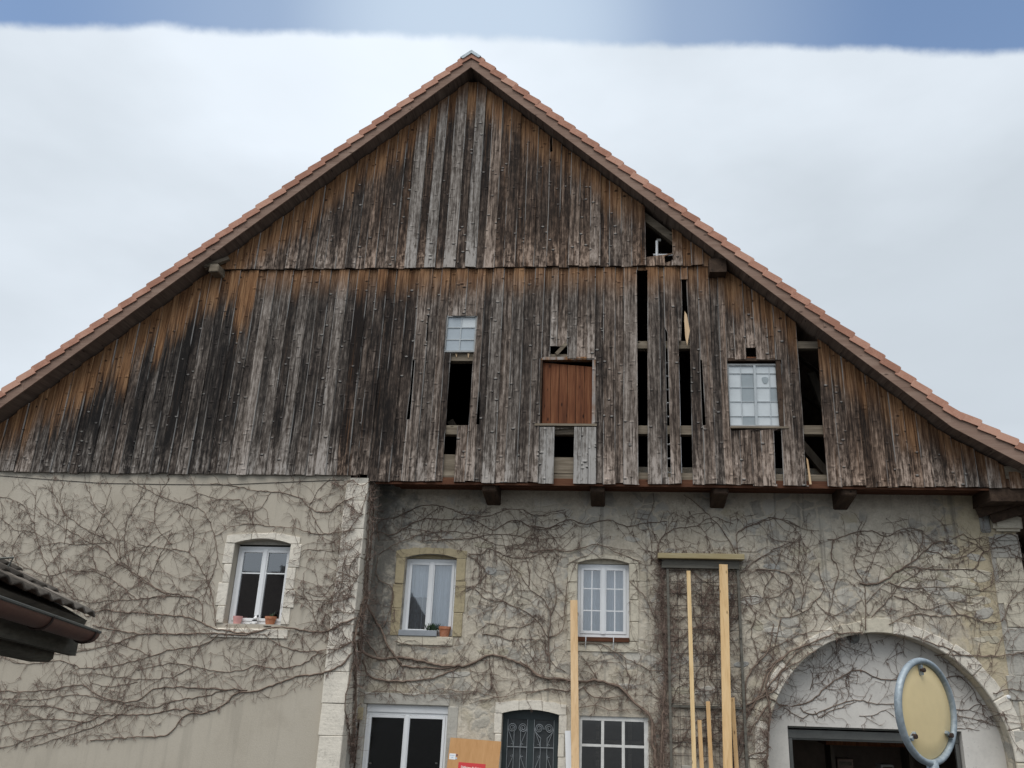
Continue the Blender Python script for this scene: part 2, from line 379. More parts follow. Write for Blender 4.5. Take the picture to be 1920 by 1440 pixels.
# ------------------------------------------------------------------ object helpers
def link(name, me, mat, parent=None):
    o = bpy.data.objects.new(name, me); COL.objects.link(o)
    if mat is not None and not me.materials: me.materials.append(mat if not isinstance(mat, str) else MAT[mat])
    if parent is not None: o.parent = parent
    return o
def mesh(name, vs_, fs, mat, parent=None, smooth=False):
    me = bpy.data.meshes.new(name); me.from_pydata([tuple(v) for v in vs_], [], fs); me.validate(); me.update()
    if smooth: me.polygons.foreach_set('use_smooth', [True] * len(me.polygons))
    return link(name, me, mat, parent)
def empty(name, loc, label, cat, group=None, kind=None):
    o = bpy.data.objects.new(name, None); COL.objects.link(o); o.location = loc; o.empty_display_size = .2
    tag(o, label, cat, group, kind); return o
def tag(o, label=None, cat=None, group=None, kind=None):
    if label: o['label'] = label
    if cat: o['category'] = cat
    if group: o['group'] = group
    if kind: o['kind'] = kind
    return o
class G:
    """collects geometry for one mesh; local to parent empties that sit unrotated at `org`"""
    def __init__(s, org=(0, 0, 0)): s.v = []; s.f = []; s.o = Vector(org)
    def add(s, vs_, fs):
        b = len(s.v); s.v += [Vector(v) - s.o for v in vs_]; s.f += [tuple(i + b for i in f) for f in fs]; return s
    def box(s, x0, x1, y0, y1, z0, z1, j=0.0):
        r = lambda: random.uniform(-j, j) if j else 0
        vs_ = [(x + r(), y + (r() if j else 0), z + r()) for z in (z0, z1) for y in (y0, y1) for x in (x0, x1)]
        return s.add(vs_, [(0, 2, 3, 1), (4, 5, 7, 6), (0, 1, 5, 4), (2, 6, 7, 3), (0, 4, 6, 2), (1, 3, 7, 5)])
    def hexa(s, q0, q1):
        """two quads (same winding), front and back"""
        return s.add(list(q0) + list(q1), [(0, 1, 2, 3), (7, 6, 5, 4), (0, 4, 5, 1), (1, 5, 6, 2), (2, 6, 7, 3), (3, 7, 4, 0)])
    def prism(s, poly, y0, y1):
        """polygon of (x, z) extruded along y"""
        n = len(poly); A = [(x, y0, z) for x, z in poly]; B = [(x, y1, z) for x, z in poly]
        tri = tessellate_polygon([[Vector((x, z, 0)) for x, z in poly]])
        fs = [tuple(t) for t in tri] + [tuple(i + n for i in reversed(t)) for t in tri]
        fs += [(i, i + n, (i + 1) % n + n, (i + 1) % n) for i in range(n)]
        return s.add(A + B, fs)
    def tube(s, pts, rad, n=6, cap=True):
        pts = [Vector(p) for p in pts]
        if not isinstance(rad, (list, tuple)): rad = [rad] * len(pts)
        b0 = []; prev = None
        for i, p in enumerate(pts):
            t = (pts[min(i + 1, len(pts) - 1)] - pts[max(i - 1, 0)])
            if t.length < 1e-9: t = Vector((0, 0, 1))
            t.normalize()
            if prev is None:
                a = Vector((0, 1, 0)) if abs(t.y) < .9 else Vector((1, 0, 0))
                u = t.cross(a).normalized()
            else: u = (prev - t * prev.dot(t)).normalized()
            prev = u; v = t.cross(u)
            b0 += [p + (u * cos(2 * pi * k / n) + v * sin(2 * pi * k / n)) * rad[i] for k in range(n)]
        fs = [(i * n + k, i * n + (k + 1) % n, (i + 1) * n + (k + 1) % n, (i + 1) * n + k) for i in range(len(pts) - 1) for k in range(n)]
        if cap: fs += [tuple(range(n - 1, -1, -1)), tuple((len(pts) - 1) * n + k for k in range(n))]
        return s.add(b0, fs)
    def lathe(s, c, prof, n=16):
        c = Vector(c); vs_ = [c + Vector((r * cos(2 * pi * k / n), r * sin(2 * pi * k / n), z)) for r, z in prof for k in range(n)]
        fs = [(i * n + k, i * n + (k + 1) % n, (i + 1) * n + (k + 1) % n, (i + 1) * n + k) for i in range(len(prof) - 1) for k in range(n)]
        fs += [tuple(range(n - 1, -1, -1)), tuple((len(prof) - 1) * n + k for k in range(n))]
        return s.add(vs_, fs)
    def build(s, name, mat, parent=None, smooth=False):
        return mesh(name, s.v, s.f, mat, parent, smooth)
def lerp(a, b, t): return a + (b - a) * t
def bevel(o, wdt=.006, seg=1):
    bm = bmesh.new(); bm.from_mesh(o.data)
    bmesh.ops.remove_doubles(bm, verts=bm.verts, dist=1e-5)
    bmesh.ops.bevel(bm, geom=list(bm.edges), offset=wdt, segments=seg, affect='EDGES', clamp_overlap=True)
    bm.to_mesh(o.data); bm.free(); return o

# ------------------------------------------------------------------ ground
GZ = -2.85
YW, YL, YF = .80, .05, -.41        # right wall, left wall, verge
g = G()
prof = [(-900, -1.6), (-60, -1.6), (-14, -1.6), (-10, -1.95), (-5, -2.45), (-1.5, -2.82), (.5, GZ), (14, GZ), (60, GZ), (900, GZ)]
xs = [-900, -60, -20, -8, 0, 8, 20, 60, 900]
g.add([(x, y, z) for y, z in prof for x in xs], [(j * 9 + i, j * 9 + i + 1, (j + 1) * 9 + i + 1, (j + 1) * 9 + i) for j in range(len(prof) - 1) for i in range(8)])
tag(g.build('ground', 'ground'), kind='structure')
def ground_z(y):
    for (a, za), (b, zb) in zip(prof, prof[1:]):
        if a <= y <= b: return lerp(za, zb, (y - a) / (b - a))
    return GZ

# ------------------------------------------------------------------ the farmhouse
HO = Vector((-2.6, .8, GZ))
house = empty('farmhouse', HO, 'large old farmhouse with weathered plank gable above creeper covered stone walls', 'farmhouse')
def H(): return G(HO)

# roof lines, surveyed on the verge plane
AP = P(882.8, 125.5, YF); XA, ZA = AP.x, AP.z          # underside of barge board at the apex
BT = P(882, 109.5, YF).z - ZA                          # barge board height measured vertically
SL, SRR, SK = .892, .892, .60
kick = P(1785, 801, YF).x
def roofU(x):
    if x <= XA: return ZA - SL * (XA - x)
    if x <= kick: return ZA - SRR * (x - XA)
    return ZA - SRR * (kick - XA) - SK * (x - kick)
XL, XR = -15.2, 8.9

# --- openings in the planking (photo corners: tl, tr, br, bl)
OPEN = [
    ((838, 593), (895, 593), (890, 660), (833, 660)),
    ((851, 658), (889, 658), (887, 676), (849, 676)), ((849, 676), (887, 676), (879, 797), (838, 797)),
    ((836, 797), (858, 797), (856, 812), (835, 812)), ((834, 812), (857, 812), (851, 903), (829, 903)),
    ((776.5, 676), (778, 676), (769, 787), (762, 787)),
    ((898, 735), (899.5, 735), (899, 796), (893, 796)),
    ((803, 592), (804, 592), (801, 640), (799, 640)),
    ((1013, 673), (1113, 673), (1113, 799), (1012, 799)),
    ((1032, 650), (1064, 650), (1064, 674), (1032, 674)),
    ((1038, 798), (1077, 798), (1076, 907), (1036, 907)),
    ((1194, 507), (1214, 507), (1214, 908), (1197, 908)),
    ((1248.5, 578), (1250, 578), (1258, 895), (1252, 895)),
    ((1281, 525), (1286, 525), (1293, 640), (1277, 640)), ((1272, 640), (1294, 640), (1299, 908), (1278, 908)),
    ((1314, 676), (1316, 676), (1323, 798), (1318, 798)),
    ((1363, 675), (1465, 675), (1470, 801), (1367, 801)),
    ((1398, 652), (1417, 652), (1418, 676), (1399, 676)),
    ((1451, 801), (1464, 801), (1469, 908), (1454, 908)),
    ((1497, 612), (1531, 612), (1549, 910), (1512, 910)),
]
OPEN_UP = [((1207, 330), (1257, 330), (1261, 476), (1212, 476)), ((1031, 262), (1035, 262), (1036, 286), (1033, 286)), ((1033, 300), (1034, 300), (1035, 318), (1034, 318)),
           ((1244, 476), (1261, 476), (1262, 488), (1247, 488))]
def mkopen(q, Y):
    a, b, c, d = (P(*p, Y) for p in q)
    z1, z0 = (a.z + b.z) / 2, (c.z + d.z) / 2
    return (z0, z1, d.x, a.x, c.x, b.x)       # z0 z1 | left at z0, z1 | right at z0, z1
OP = [mkopen(q, 0) for q in OPEN]; OPU = [mkopen(q, -.05) for q in OPEN_UP]
def oedge(o, z):
    t = (z - o[0]) / (o[1] - o[0]); return lerp(o[2], o[3], t), lerp(o[4], o[5], t)

ZJ = P(820, 504, 0).z          # joint between the two tiers
ZBL, ZBR = P(300, 886, 0).z, P(1300, 907, 0).z
XP1 = P(690, 895, 0).x
NPL = 0
def plank_piece(bx0, bx1, z0, z1a, z1b, y, th, ops, colr, top_ref, drop_off=0, jag=0.0, mat='plank', name='plank', tilt=0.0):
    """one board; its long edges wander a little and give way to gaps beside it"""
    H_ = max(z1a, z1b) - z0
    if H_ < .04: return None
    lv = {z0}
    n = max(2, int(H_ / .9) + 1)
    for i in range(1, n): lv.add(z0 + H_ * i / n)
    for o in ops:
        for z in (o[0] - .004, o[0] + .004, (o[0] + o[1]) / 2, o[1] - .004, o[1] + .004):
            if z0 < z < min(z1a, z1b) - .01: lv.add(z)
    lv = sorted(z for z in lv if z < min(z1a, z1b) - .005 or z == z0)
    vs_, uvs, drp, ris = [], [], [], []
    ph = random.uniform(0, 9); mid = (bx0 + bx1) / 2
    def ring(za, zb, last=False):
        zz = (za + zb) / 2
        l = bx0 + .006 * sin(zz * 1.3 + ph) + tilt * (zz - z0); r = bx1 + .006 * sin(zz * 1.1 + ph * 2) + tilt * (zz - z0)
        for o in ops:
            if o[0] <= zz <= o[1]:
                xl, xr = oedge(o, zz)
                if xl - .03 < l < xr: l = xr
                if xl < r < xr + .03: r = xl
        if r - l < .015: r = l + .015
        c = .006
        for x, yy, u in ((l, y + c, 0), (l + c, y, .03), (r - c, y, .97), (r, y + c, 1), (r, y + th, 1), (l, y + th, 0)):
            t = (x - bx0) / max(1e-6, bx1 - bx0); z = lerp(za, zb, min(1, max(0, t)))
            vs_.append((x, yy, z)); uvs.append(((u if u in (0, 1) else u), z)); drp.append(max(0, top_ref(x) - z + drop_off)); ris.append(z - z0)
    for z in lv:
        ring(z, z) if z != z0 else ring(z + random.uniform(-jag, jag), z + random.uniform(-jag, jag))
    ring(z1a, z1b, True)
    k = len(vs_) // 6; fs = []
    for i in range(k - 1):
        for j in range(6): fs.append((i * 6 + j, i * 6 + (j + 1) % 6, (i + 1) * 6 + (j + 1) % 6, (i + 1) * 6 + j))
    fs += [(5, 4, 3, 2, 1, 0), tuple((k - 1) * 6 + j for j in range(6))]
    me = bpy.data.meshes.new(name); me.from_pydata([tuple(Vector(v) - HO) for v in vs_], [], fs); me.update()
    uvl = me.uv_layers.new(name='UVMap')
    for lp in me.loops: uvl.data[lp.index].uv = uvs[lp.vertex_index]
    me.attributes.new('drop', 'FLOAT', 'POINT').data.foreach_set('value', drp)
    me.attributes.new('rise', 'FLOAT', 'POINT').data.foreach_set('value', ris)
    o = link(name, me, mat, house); o.color = colr
    global NPL; NPL += 1
    return o

def plank_colour(x, tier, i):
    r = random.random; u = random.uniform
    if tier == 'up':
        if x < -5.2: return (u(.12, .22), u(.26, .45), u(.3, .7), u(0, .25))
        if -4.5 < x < -2.6:
            if i % 2: return (u(.02, .07), u(.58, .76), u(0, .25), 0)          # proud silver boards
            return (u(.08, .25), u(.24, .4), u(.5, .9), u(0, .2))
        if x < -4.5: return (u(.14, .24), u(.32, .5), u(.4, .8), u(0, .2))
        return (u(.05, .20), u(.32, .62) if i % 2 else u(.28, .45), u(.3, .9), u(0, .15))
    v = .09 if i % 2 else -.05
    if x < -11.2: return (u(.14, .22), u(.34, .60), u(.1, .4), u(.05, .3))
    if x < -7.4: return (u(.18, .36), u(.26, .56), u(.05, .35), u(.15, .45))
    if x < -5.35: return (u(.03, .08), u(.36, .62) + v, u(.05, .25), u(0, .2))
    if x < -4.1: return (u(.05, .10), u(.24, .44), u(.3, .8), u(.1, .35))
    if x < .3: return (u(.03, .09), u(.38, .56) + v, u(.15, .5), u(0, .2))
    if x < 2.0: return (u(.04, .10), u(.38, .58) + v, u(.15, .5), u(0, .12))
    if x < 3.8: return (u(.12, .26), u(.36, .56) + v, u(.3, .7), u(0, .15))
    if x > 5.5: return (u(.0, .07), u(.26, .44) + v * .6, u(.1, .7), u(0, .2))
    return (u(.06, .18), u(.28, .50) + v * .6, u(.5, 1.), u(0, .2))

def lay_tier(tier, xs0, xs1, zb_f, ztop_f, y0, ops, top_ref, wid):
    # column boundaries follow the sides of the openings
    fixed = sorted({round(v, 3) for o in ops for v in ((o[2] + o[3]) / 2, (o[4] + o[5]) / 2)})
    b = [xs0]
    while b[-1] < xs1:
        nx = b[-1] + random.uniform(*wid)
        c = [q for q in fixed if b[-1] + .09 < q < nx + .09]
        b.append(c[0] if c else nx)
    for i, (a, c) in enumerate(zip(b, b[1:])):
        mid = (a + c) / 2; zb = zb_f(mid); zta, ztb = ztop_f(a), ztop_f(c)
        if max(zta, ztb) - zb < .08: continue
        zta, ztb = max(zta, zb + .03), max(ztb, zb + .03)
        proud = i % 2
        grow = .012 if proud else .0
        cuts = []
        for o in ops:
            zm = (o[0] + o[1]) / 2; xl, xr = oedge(o, zm)
            ov = min(c, xr) - max(a, xl)
            if ov > .5 * (c - a): cuts.append((o[0], o[1]))
        cuts.sort(); segs = []; z = zb
        for c0, c1 in cuts:
            if c0 - z > .05: segs.append((z, c0, c0))
            z = max(z, c1)
        if min(zta, ztb) - z > .05: segs.append((z, zta, ztb))
        elif max(zta, ztb) - z > .3: segs.append((z, zta, ztb))
        colr = plank_colour(mid, tier, i)
        tl = random.uniform(-.003, .003)
        for s0, s1, s2 in segs:
            first = s0 == zb
            cc = colr if len(segs) == 1 else tuple(max(0, q + random.uniform(-.03, .03)) for q in colr)
            plank_piece(a - grow, c + grow, s0 - (random.uniform(0, .03) if first else 0), s1, s2, y0 - (.030 if proud else 0) + random.uniform(0, .004), .024, ops, cc, top_ref, jag=.012 if first else .006, tilt=tl if len(segs) == 1 else 0)

lay_tier('low', -13.6, 7.33, lambda x: ZBL if x < XP1 else ZBR, lambda x: min(ZJ + .02, roofU(x) - .01), 0.0, OP, lambda x: min(ZJ - .02, roofU(x)), (.17, .23))
xu0, xu1 = XA - (ZA - ZJ) / SL + .12, XA + (ZA - ZJ) / SRR - .1
lay_tier('up', xu0, xu1, lambda x: ZJ + .01, lambda x: roofU(x) - .01, -.055, OPU, roofU, (.185, .235))
# drip board under the upper tier, its top fillet in the shade of the step
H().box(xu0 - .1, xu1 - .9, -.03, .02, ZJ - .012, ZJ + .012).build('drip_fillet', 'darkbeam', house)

# --- timbers seen through the gaps
def beam_px(x0, x1, yt, yb, Y=.06, th=.16, mat='beam', j=.006):
    a, b = P(x0, yt, Y), P(x1, yb, Y)
    return H().box(a.x, b.x, Y, Y + th, b.z, a.z, j).build('beam', mat, house)
beam_px(1185, 1305, 640, 653, .05); beam_px(1490, 1545, 640, 653, .05)
for x0, x1 in ((1185, 1330), (1495, 1560), (1030, 1085), (828, 905)): beam_px(x0, x1, 797.5, 814.5, .05)
beam_px(845, 895, 660, 677, .05)
beam_px(826, 862, 852, 905, .06); beam_px(1028, 1085, 857, 888, .06); beam_px(1028, 1085, 889, 908, .05)
beam_px(1185, 1335, 886, 909, .06); beam_px(1445, 1560, 889, 911, .06); beam_px(1028, 1070, 664, 674, .05)
beam_px(1395, 1422, 669, 676, .05, mat='hatch')
def post(px, yt, yb, Y, wd, th=.18, mat='innerwood'):
    a, b = P(px, yt, Y), P(px, yb, Y)
    H().box(a.x - wd / 2, a.x + wd / 2, Y, Y + th, b.z, a.z, .004).build('post', mat, house)
post(1365, 600, 900, .1, .16); post(1475, 600, 900, .1, .16); post(1000, 640, 900, .1, .16); post(1125, 640, 900, .1, .16)
# slanting braces and rafters inside
def bar(name, a, b, wd, mat, parent=house, org=HO):
    a, b = Vector(a), Vector(b); d = (b - a).normalized(); up = Vector((0, 1, 0)) if abs(d.y) < .9 else Vector((0, 0, 1))
    u = d.cross(up).normalized() * wd[0] / 2; v = d.cross(u).normalized() * wd[1] / 2
    return G(org).hexa([a - u - v, a + u - v, a + u + v, a - u + v], [b - u - v, b + u - v, b + u + v, b - u + v]).build(name, mat, parent)
bar('brace', P(1500, 830, .6), P(1560, 900, .6), (.14, .14), 'innerwood')
bar('brace', P(1520, 700, .9), P(1560, 800, .9), (.14, .14), 'innerwood')
bar('brace', P(845, 790, .8), P(900, 880, .8), (.13, .13), 'innerwood')
bar('rafter', (XA + 3.3, .12, roofU(XA + 3.3) - .16), (XA + 6.3, .12, roofU(XA + 6.3) - .16), (.16, .14), 'beam')
for k in range(5):
    yy = 1.3 + k * 1.5
    bar('rafter', (XA + .3, yy, roofU(XA + .3) - .2), (7.2, yy, roofU(7.2) - .1), (.14, .16), 'innerwood')
    bar('rafter', (XA - .3, yy, roofU(XA - .3) - .2), (-13, yy, roofU(-13) - .1), (.14, .16), 'innerwood')
# splinters of split boards
def splinter(pts, Y, th=.03):
    q = [P(*p, Y) for p in pts]; G_ = H().prism([(v.x, v.z) for v in q], Y, Y + th); G_.build('splintered_board', 'splinter', house)
splinter([(1283.5, 583), (1288, 590), (1293.5, 620), (1288.5, 648), (1285, 632), (1283, 600)], -.03)
splinter([(1512, 858), (1515, 862), (1522, 908), (1518, 908)], -.03)
splinter([(852, 660), (858, 660), (856, 670)], .03); splinter([(876, 660), (881, 660), (878, 672)], .03)
bar('broken_lath', P(1043, 664, .02), P(1062, 644, -.02), (.07, .03), 'beam')
# broken short boards at the attic gap
# --- hatch: six boards set back in a frame, dropped at the right
hat = [P(*p, .07) for p in ((1018, 680), (1112, 688), (1111, 799), (1016, 799))]
hroot = H().box(hat[3].x - .09, hat[3].x - .02, -.01, .14, hat[3].z - .02, P(1013, 673, 0).z + .02, .004).build('hatch', 'darkbeam', house)
HL = P(1012, 673, 0); HR = P(1113, 799, 0)
G(HO).box(HR.x - .035, HR.x + .03, -.012, .14, HR.z, HL.z, .004).build('hatch_frame', 'plank', hroot)
G(HO).box(HL.x - .03, HR.x + .03, -.014, .14, HL.z - .02, HL.z + .04, .004).build('hatch_frame', 'plank', hroot)
G(HO).box(HL.x - .05, HR.x + .06, -.05, .1, HR.z - .01, HR.z + .035, .003).build('hatch_sill', 'beam', hroot)
nb = 6
for i in range(nb):
    a, b = i / nb, (i + 1) / nb
    q = [lerp(hat[3], hat[2], a), lerp(hat[3], hat[2], b), lerp(hat[0], hat[1], b), lerp(hat[0], hat[1], a)]
    q[1].x -= .008; q[2].x -= .008
    yy = random.uniform(0, .012)
    G(HO).hexa([(v.x, .07 + yy, v.z) for v in q], [(v.x, .10 + yy, v.z) for v in q]).build('hatch_board', 'hatch', hroot)
for cx0, cx1 in ((1012.5, 1037), (1077, 1117)):       # newer silver boards under the hatch
    a, b = P(cx0, 801, -.035), P(cx1, 907, -.035); n = 2 if cx1 - cx0 < 30 else 3
    for i in range(n):
        plank_piece(lerp(a.x, b.x, i / n) + .002, lerp(a.x, b.x, (i + 1) / n) - .002, b.z, a.z, a.z, -.055, .02, [], (0, random.uniform(.72, .86), 0, 0), lambda x: 99, jag=.006)

# --- gable windows: old glazed sashes
def sash_px(q, rows, cols, Y, label, panes_mat, mull=None, lead='oldwhite', bar_w=.018, nm='gable_window'):
    a, b, c, d = (P(*p, Y) for p in q)
    def at(u, v): return lerp(lerp(d, c, u), lerp(a, b, u), v)
    fr = G(HO)
    t = .035 / (b.x - a.x); tv = .035 / (a.z - d.z)
    def strip(u0, u1, v0, v1, y0, y1, G_=fr):
        qd = [at(u0, v0), at(u1, v0), at(u1, v1), at(u0, v1)]
        G_.hexa([(p.x, y0, p.z) for p in qd], [(p.x, y1, p.z) for p in qd])
    strip(0, t, 0, 1, Y - .03, Y + .03); strip(1 - t, 1, 0, 1, Y - .03, Y + .03); strip(t, 1 - t, 0, tv, Y - .028, Y + .03); strip(t, 1 - t, 1 - tv, 1, Y - .028, Y + .03)
    root = fr.build(nm, lead, house); lead = 'leadbar'
    us = [t] + cols + [1 - t]
    vv = [tv] + rows + [1 - tv]
    for i in range(len(us) - 1):
        for jx in range(len(vv) - 1):
            k = G(HO); s = .004
            strip(us[i] + s, us[i + 1] - s, vv[jx] + s, vv[jx + 1] - s, Y + random.uniform(0, .006), Y + .01, k)
            k.build('pane', panes_mat(i, len(vv) - 2 - jx), root)
    bw = bar_w / (b.x - a.x)
    for u in cols:
        k = G(HO); wd = bw * (3.2 if mull is not None and abs(u - mull) < .01 else 1); strip(u - wd / 2, u + wd / 2, tv, 1 - tv, Y - (.03 if wd > bw else .012), Y - .001, k); k.build('muntin', lead, root)
    bv = bar_w / (a.z - d.z)
    for v in rows:
        k = G(HO); strip(t, 1 - t, v - bv / 2, v + bv / 2, Y - .010, Y - .002, k); k.build('muntin', lead, root)
    return root
sash_px(((838, 592), (896, 592), (891, 661), (832, 661)), [.345, .675], [.49], .03, '', lambda i, j: 'dustglass' if (i, j) == (1, 0) else 'midpane', lead='oldwhite', bar_w=.02) if False else None
MAT['leadbar'] = simple('pale_lead_bar', (.43, .465, .485), .6, .06, 8, bump=.05)
MAT['midpane'] = simple('bluish_grey_pane', (.38, .43, .47), .2, .05, 5, bump=.04, spec=.6)
sash_px(((838, 592), (896, 592), (891, 661), (832, 661)), [.345, .675], [.49], .03, '', lambda i, j: 'dustglass' if (i, j) == (1, 0) else 'midpane', bar_w=.02)
GREY = {(1, 1), (1, 2), (1, 4), (3, 2)}
sash_px(((1362, 683), (1466, 683), (1471, 801), (1366, 801)), [.17, .40, .625, .85], [.25, .5, .765], .06, '', lambda i, j: 'greyglass' if (i, j) in GREY else 'dustglass', mull=.5, bar_w=.014)
wa, wb = P(1362, 674, -.02), P(1468, 801, -.02)
for nm, bx in (('window_casing', (wa.x - .05, wa.x + .01, wb.z, wa.z)), ('window_casing', (wb.x - .05, wb.x + .04, wb.z, wa.z)), ('window_casing', (wa.x - .05, wb.x, wa.z - .02, wa.z + .035)), ('window_ledge', (wa.x + .02, wb.x + .10, wb.z - .025, wb.z + .012))):
    H().box(bx[0], bx[1], -.045 if nm[-1] == 'e' else -.012, .16, bx[2], bx[3], .003).build(nm, 'beam' if nm == 'window_ledge' else 'darkbeam', house)
# ragged hole in one upper pane
hp = P(1434.5, 713, .057); pts = [(hp.x + .06 * cos(t) * (1 + .25 * sin(3 * t)), hp.z + .085 * sin(t) * (1 + .2 * cos(2 * t))) for t in [k * pi / 5 for k in range(10)]]
H().prism(pts, .054, .0565).build('pane_hole_patch', 'greyglass', house)

# --- roof: slabs, verge tiles, barge boards, soffit boards
rf = G(HO)
TH = .16
Yb = 11.5
def slab(x0, x1):
    z0, z1 = roofU(x0) + .06, roofU(x1) + .06
    rf.hexa([(x0, YF + .06, z0), (x1, YF + .06, z1), (x1, YF + .06, z1 + TH), (x0, YF + .06, z0 + TH)], [(x0, Yb, z0), (x1, Yb, z1), (x1, Yb, z1 + TH), (x0, Yb, z0 + TH)])
slab(XL, XA); slab(XA, kick); slab(kick, XR)
roof = rf.build('roof', 'soffit', house)
# verge tile: slab with a turned-down flange, shared by all copies; local x runs down the slope
def tile_mesh():
    Lt, e = .42, .018
    k = G()
    # flange outline in (x, z), lower end rounded
    fl = [(-.02, .03), (.33, .03), (.355, .012), (.36, -.02), (.352, -.085), (.335, -.105), (-.02, -.105)]
    k.prism(fl, 0, e)
    k.hexa([(-.02, e, .008), (.355, e, .008), (.355, e, .03), (-.02, e, .03)], [(-.02, .30, .008), (.355, .30, .008), (.355, .30, .03), (-.02, .30, .03)])
    k.hexa([(-.02, .30, .0), (.355, .30, .0), (.355, .30, .02), (-.02, .30, .02)], [(-.02, .60, .0), (.355, .60, .0), (.355, .60, .035), (-.02, .60, .035)])
    me = bpy.data.meshes.new('roof_tile'); me.from_pydata([tuple(v) for v in k.v], [], k.f); me.update(); me.materials.append(MAT['tile']); return me
TM = tile_mesh()
TSTEP = .338
def lay_tiles(sgn):
    d = 0.0
    x = XA; zoff = BT + .115
    # walk down the slope from the ridge
    while True:
        nxt_s = SL if sgn < 0 else (SRR if x < kick else SK)
        ang = math.atan(nxt_s) - radians(7.5) * (1 if True else 0)
        z = roofU(x) + zoff
        o = bpy.data.objects.new('roof_tile', TM); COL.objects.link(o); o.parent = roof
        ex = Vector((sgn * cos(ang), 0, -sin(ang))); ez = Vector((sgn * sin(ang), 0, cos(ang))); ey = Vector((0, 1, 0))
        if sgn < 0:
            pass
        mt = Matrix.Identity(4)
        for r_ in range(3): mt[r_][0], mt[r_][1], mt[r_][2] = ex[r_], ey[r_], ez[r_]
        pos = Vector((x, YF - .035 + random.uniform(-.004, .004), z + random.uniform(-.006, .006))) - HO
        mt.translation = pos
        o.matrix_local = mt
        c = 1 / sqrt(1 + nxt_s ** 2)
        x += sgn * TSTEP * c
        if x < XL + .3 or x > XR - .1: break
lay_tiles(-1); lay_tiles(1)
# ridge cap end, grey lead
zr = roofU(XA) + BT + .14
G(HO).prism([(XA - .24, zr - .14), (XA, zr + .045), (XA + .22, zr - .13), (XA + .17, zr - .17), (XA, zr - .04), (XA - .18, zr - .18)], YF - .06, YF + .5).build('ridge_cap', 'galv', roof)
# barge boards in butted lengths
def barge(x0, x1, dy=0):
    z0, z1 = roofU(x0), roofU(x1)
    q = [(x0, z0), (x1, z1), (x1, z1 + BT + .03), (x0, z0 + BT + .03)]
    G(HO).hexa([(x, YF + dy, z) for x, z in q], [(x, YF + .03 + dy, z) for x, z in q]).build('barge_board', 'barge', roof)
for a, b in ((-15.2, -11.6), (-11.598, -7.8), (-7.798, -4.4), (-4.398, XA - .001), (XA + .001, .9), (.902, 3.9), (3.902, kick), (kick + .001, XR)): barge(a, b, random.uniform(-.003, .003))
# soffit boards between barge board and planking
x = XL
while x < XR:
    x2 = min(x + random.uniform(.20, .26), XR)
    for lim in (XA, kick):
        if x < lim < x2: x2 = lim
    dz = random.uniform(0, .006)
    q = [(x + .003, roofU(x) + .03 + dz), (x2 - .003, roofU(x2) + .03 + dz), (x2 - .003, roofU(x2) + .05 + dz), (x + .003, roofU(x) + .05 + dz)]
    G(HO).hexa([(a, YF + .035, z) for a, z in q], [(a, .12, z) for a, z in q]).build('soffit_board', 'soffit', roof)
    x = x2 + 1e-4
# purlin end under the verge at the left
def purlin_and_void(x, wd, dz, nm='purlin_and_void'):
    z = roofU(x) - .02
    H().box(x - wd / 2, x + wd / 2, YF + .14, .5, z - dz, z + .0, .01).build(nm, 'darkbeam', house)
PL = P(400, 505, -.3)
bevel(H().box(PL.x - .10, PL.x + .09, -.30, .4, PL.z - .06, PL.z + .13, .015).build('purlin_and_void', 'beam', house), .02)
bar('rafter_tail', P(384, 502, -.2), P(430, 485, -.1), (.08, .10), 'beam')
H().box(P(1330, 500, -.2).x, P(1362, 500, -.2).x, -.28, .3, P(1345, 512, -.2).z, P(1345, 488, -.2).z, .012).build('purlin_and_void', 'darkbeam', house)  # dark block stands for the shade of an open void, no timber there
# --- overhang: soffit planks, rim beam, cantilevered joists
XO0 = P(706, 905, .1).x
for k in range(4):
    y0 = .055 + k * .19
    H().box(XO0 + (.1 + .07 * k), 7.9, y0, y0 + .183, ZBR + .02 - k * .004, ZBR + .06, .002).build('overhang_board', 'redbeam', house)
H().box(XO0, 7.6, .03, .075, ZBR - .055, ZBR + .08, .003).build('rim_beam', 'redbeam', house)
for px in (917, 1120, 1352, 1592):
    a = P(px, 915, .1).x
    q0 = [(a - .135, .10, ZBR - .16), (a + .135, .10, ZBR - .16), (a + .135, .10, ZBR + .02), (a - .135, .10, ZBR + .02)]
    q1 = [(a - .135, .84, ZBR - .30), (a + .135, .84, ZBR - .30), (a + .135, .84, ZBR + .02), (a - .135, .84, ZBR + .02)]
    bevel(H().hexa(q0, q1).build('joist', 'darkbeam', house), .02)
# right corner timbers
xc = P(1890, 890, 0).x
H().box(xc - .05, xc + .42, -.02, .9, ZBR + .15, ZBR + .38, .012).build('plate_end', 'beam', house)
H().box(xc - .35, xc + .9, .02, .9, ZBR - .24, ZBR - .02, .015).build('plate_end', 'darkbeam', house)
bar('corner_brace', (xc - .3, .75, ZBR - .32), (xc + .9, -.1, ZBR + .05), (.2, .2), 'darkbeam')
bar('corner_brace', (xc - .1, .7, ZBR - .45), (xc + .9, .3, ZBR - .15), (.16, .16), 'darkbeam')

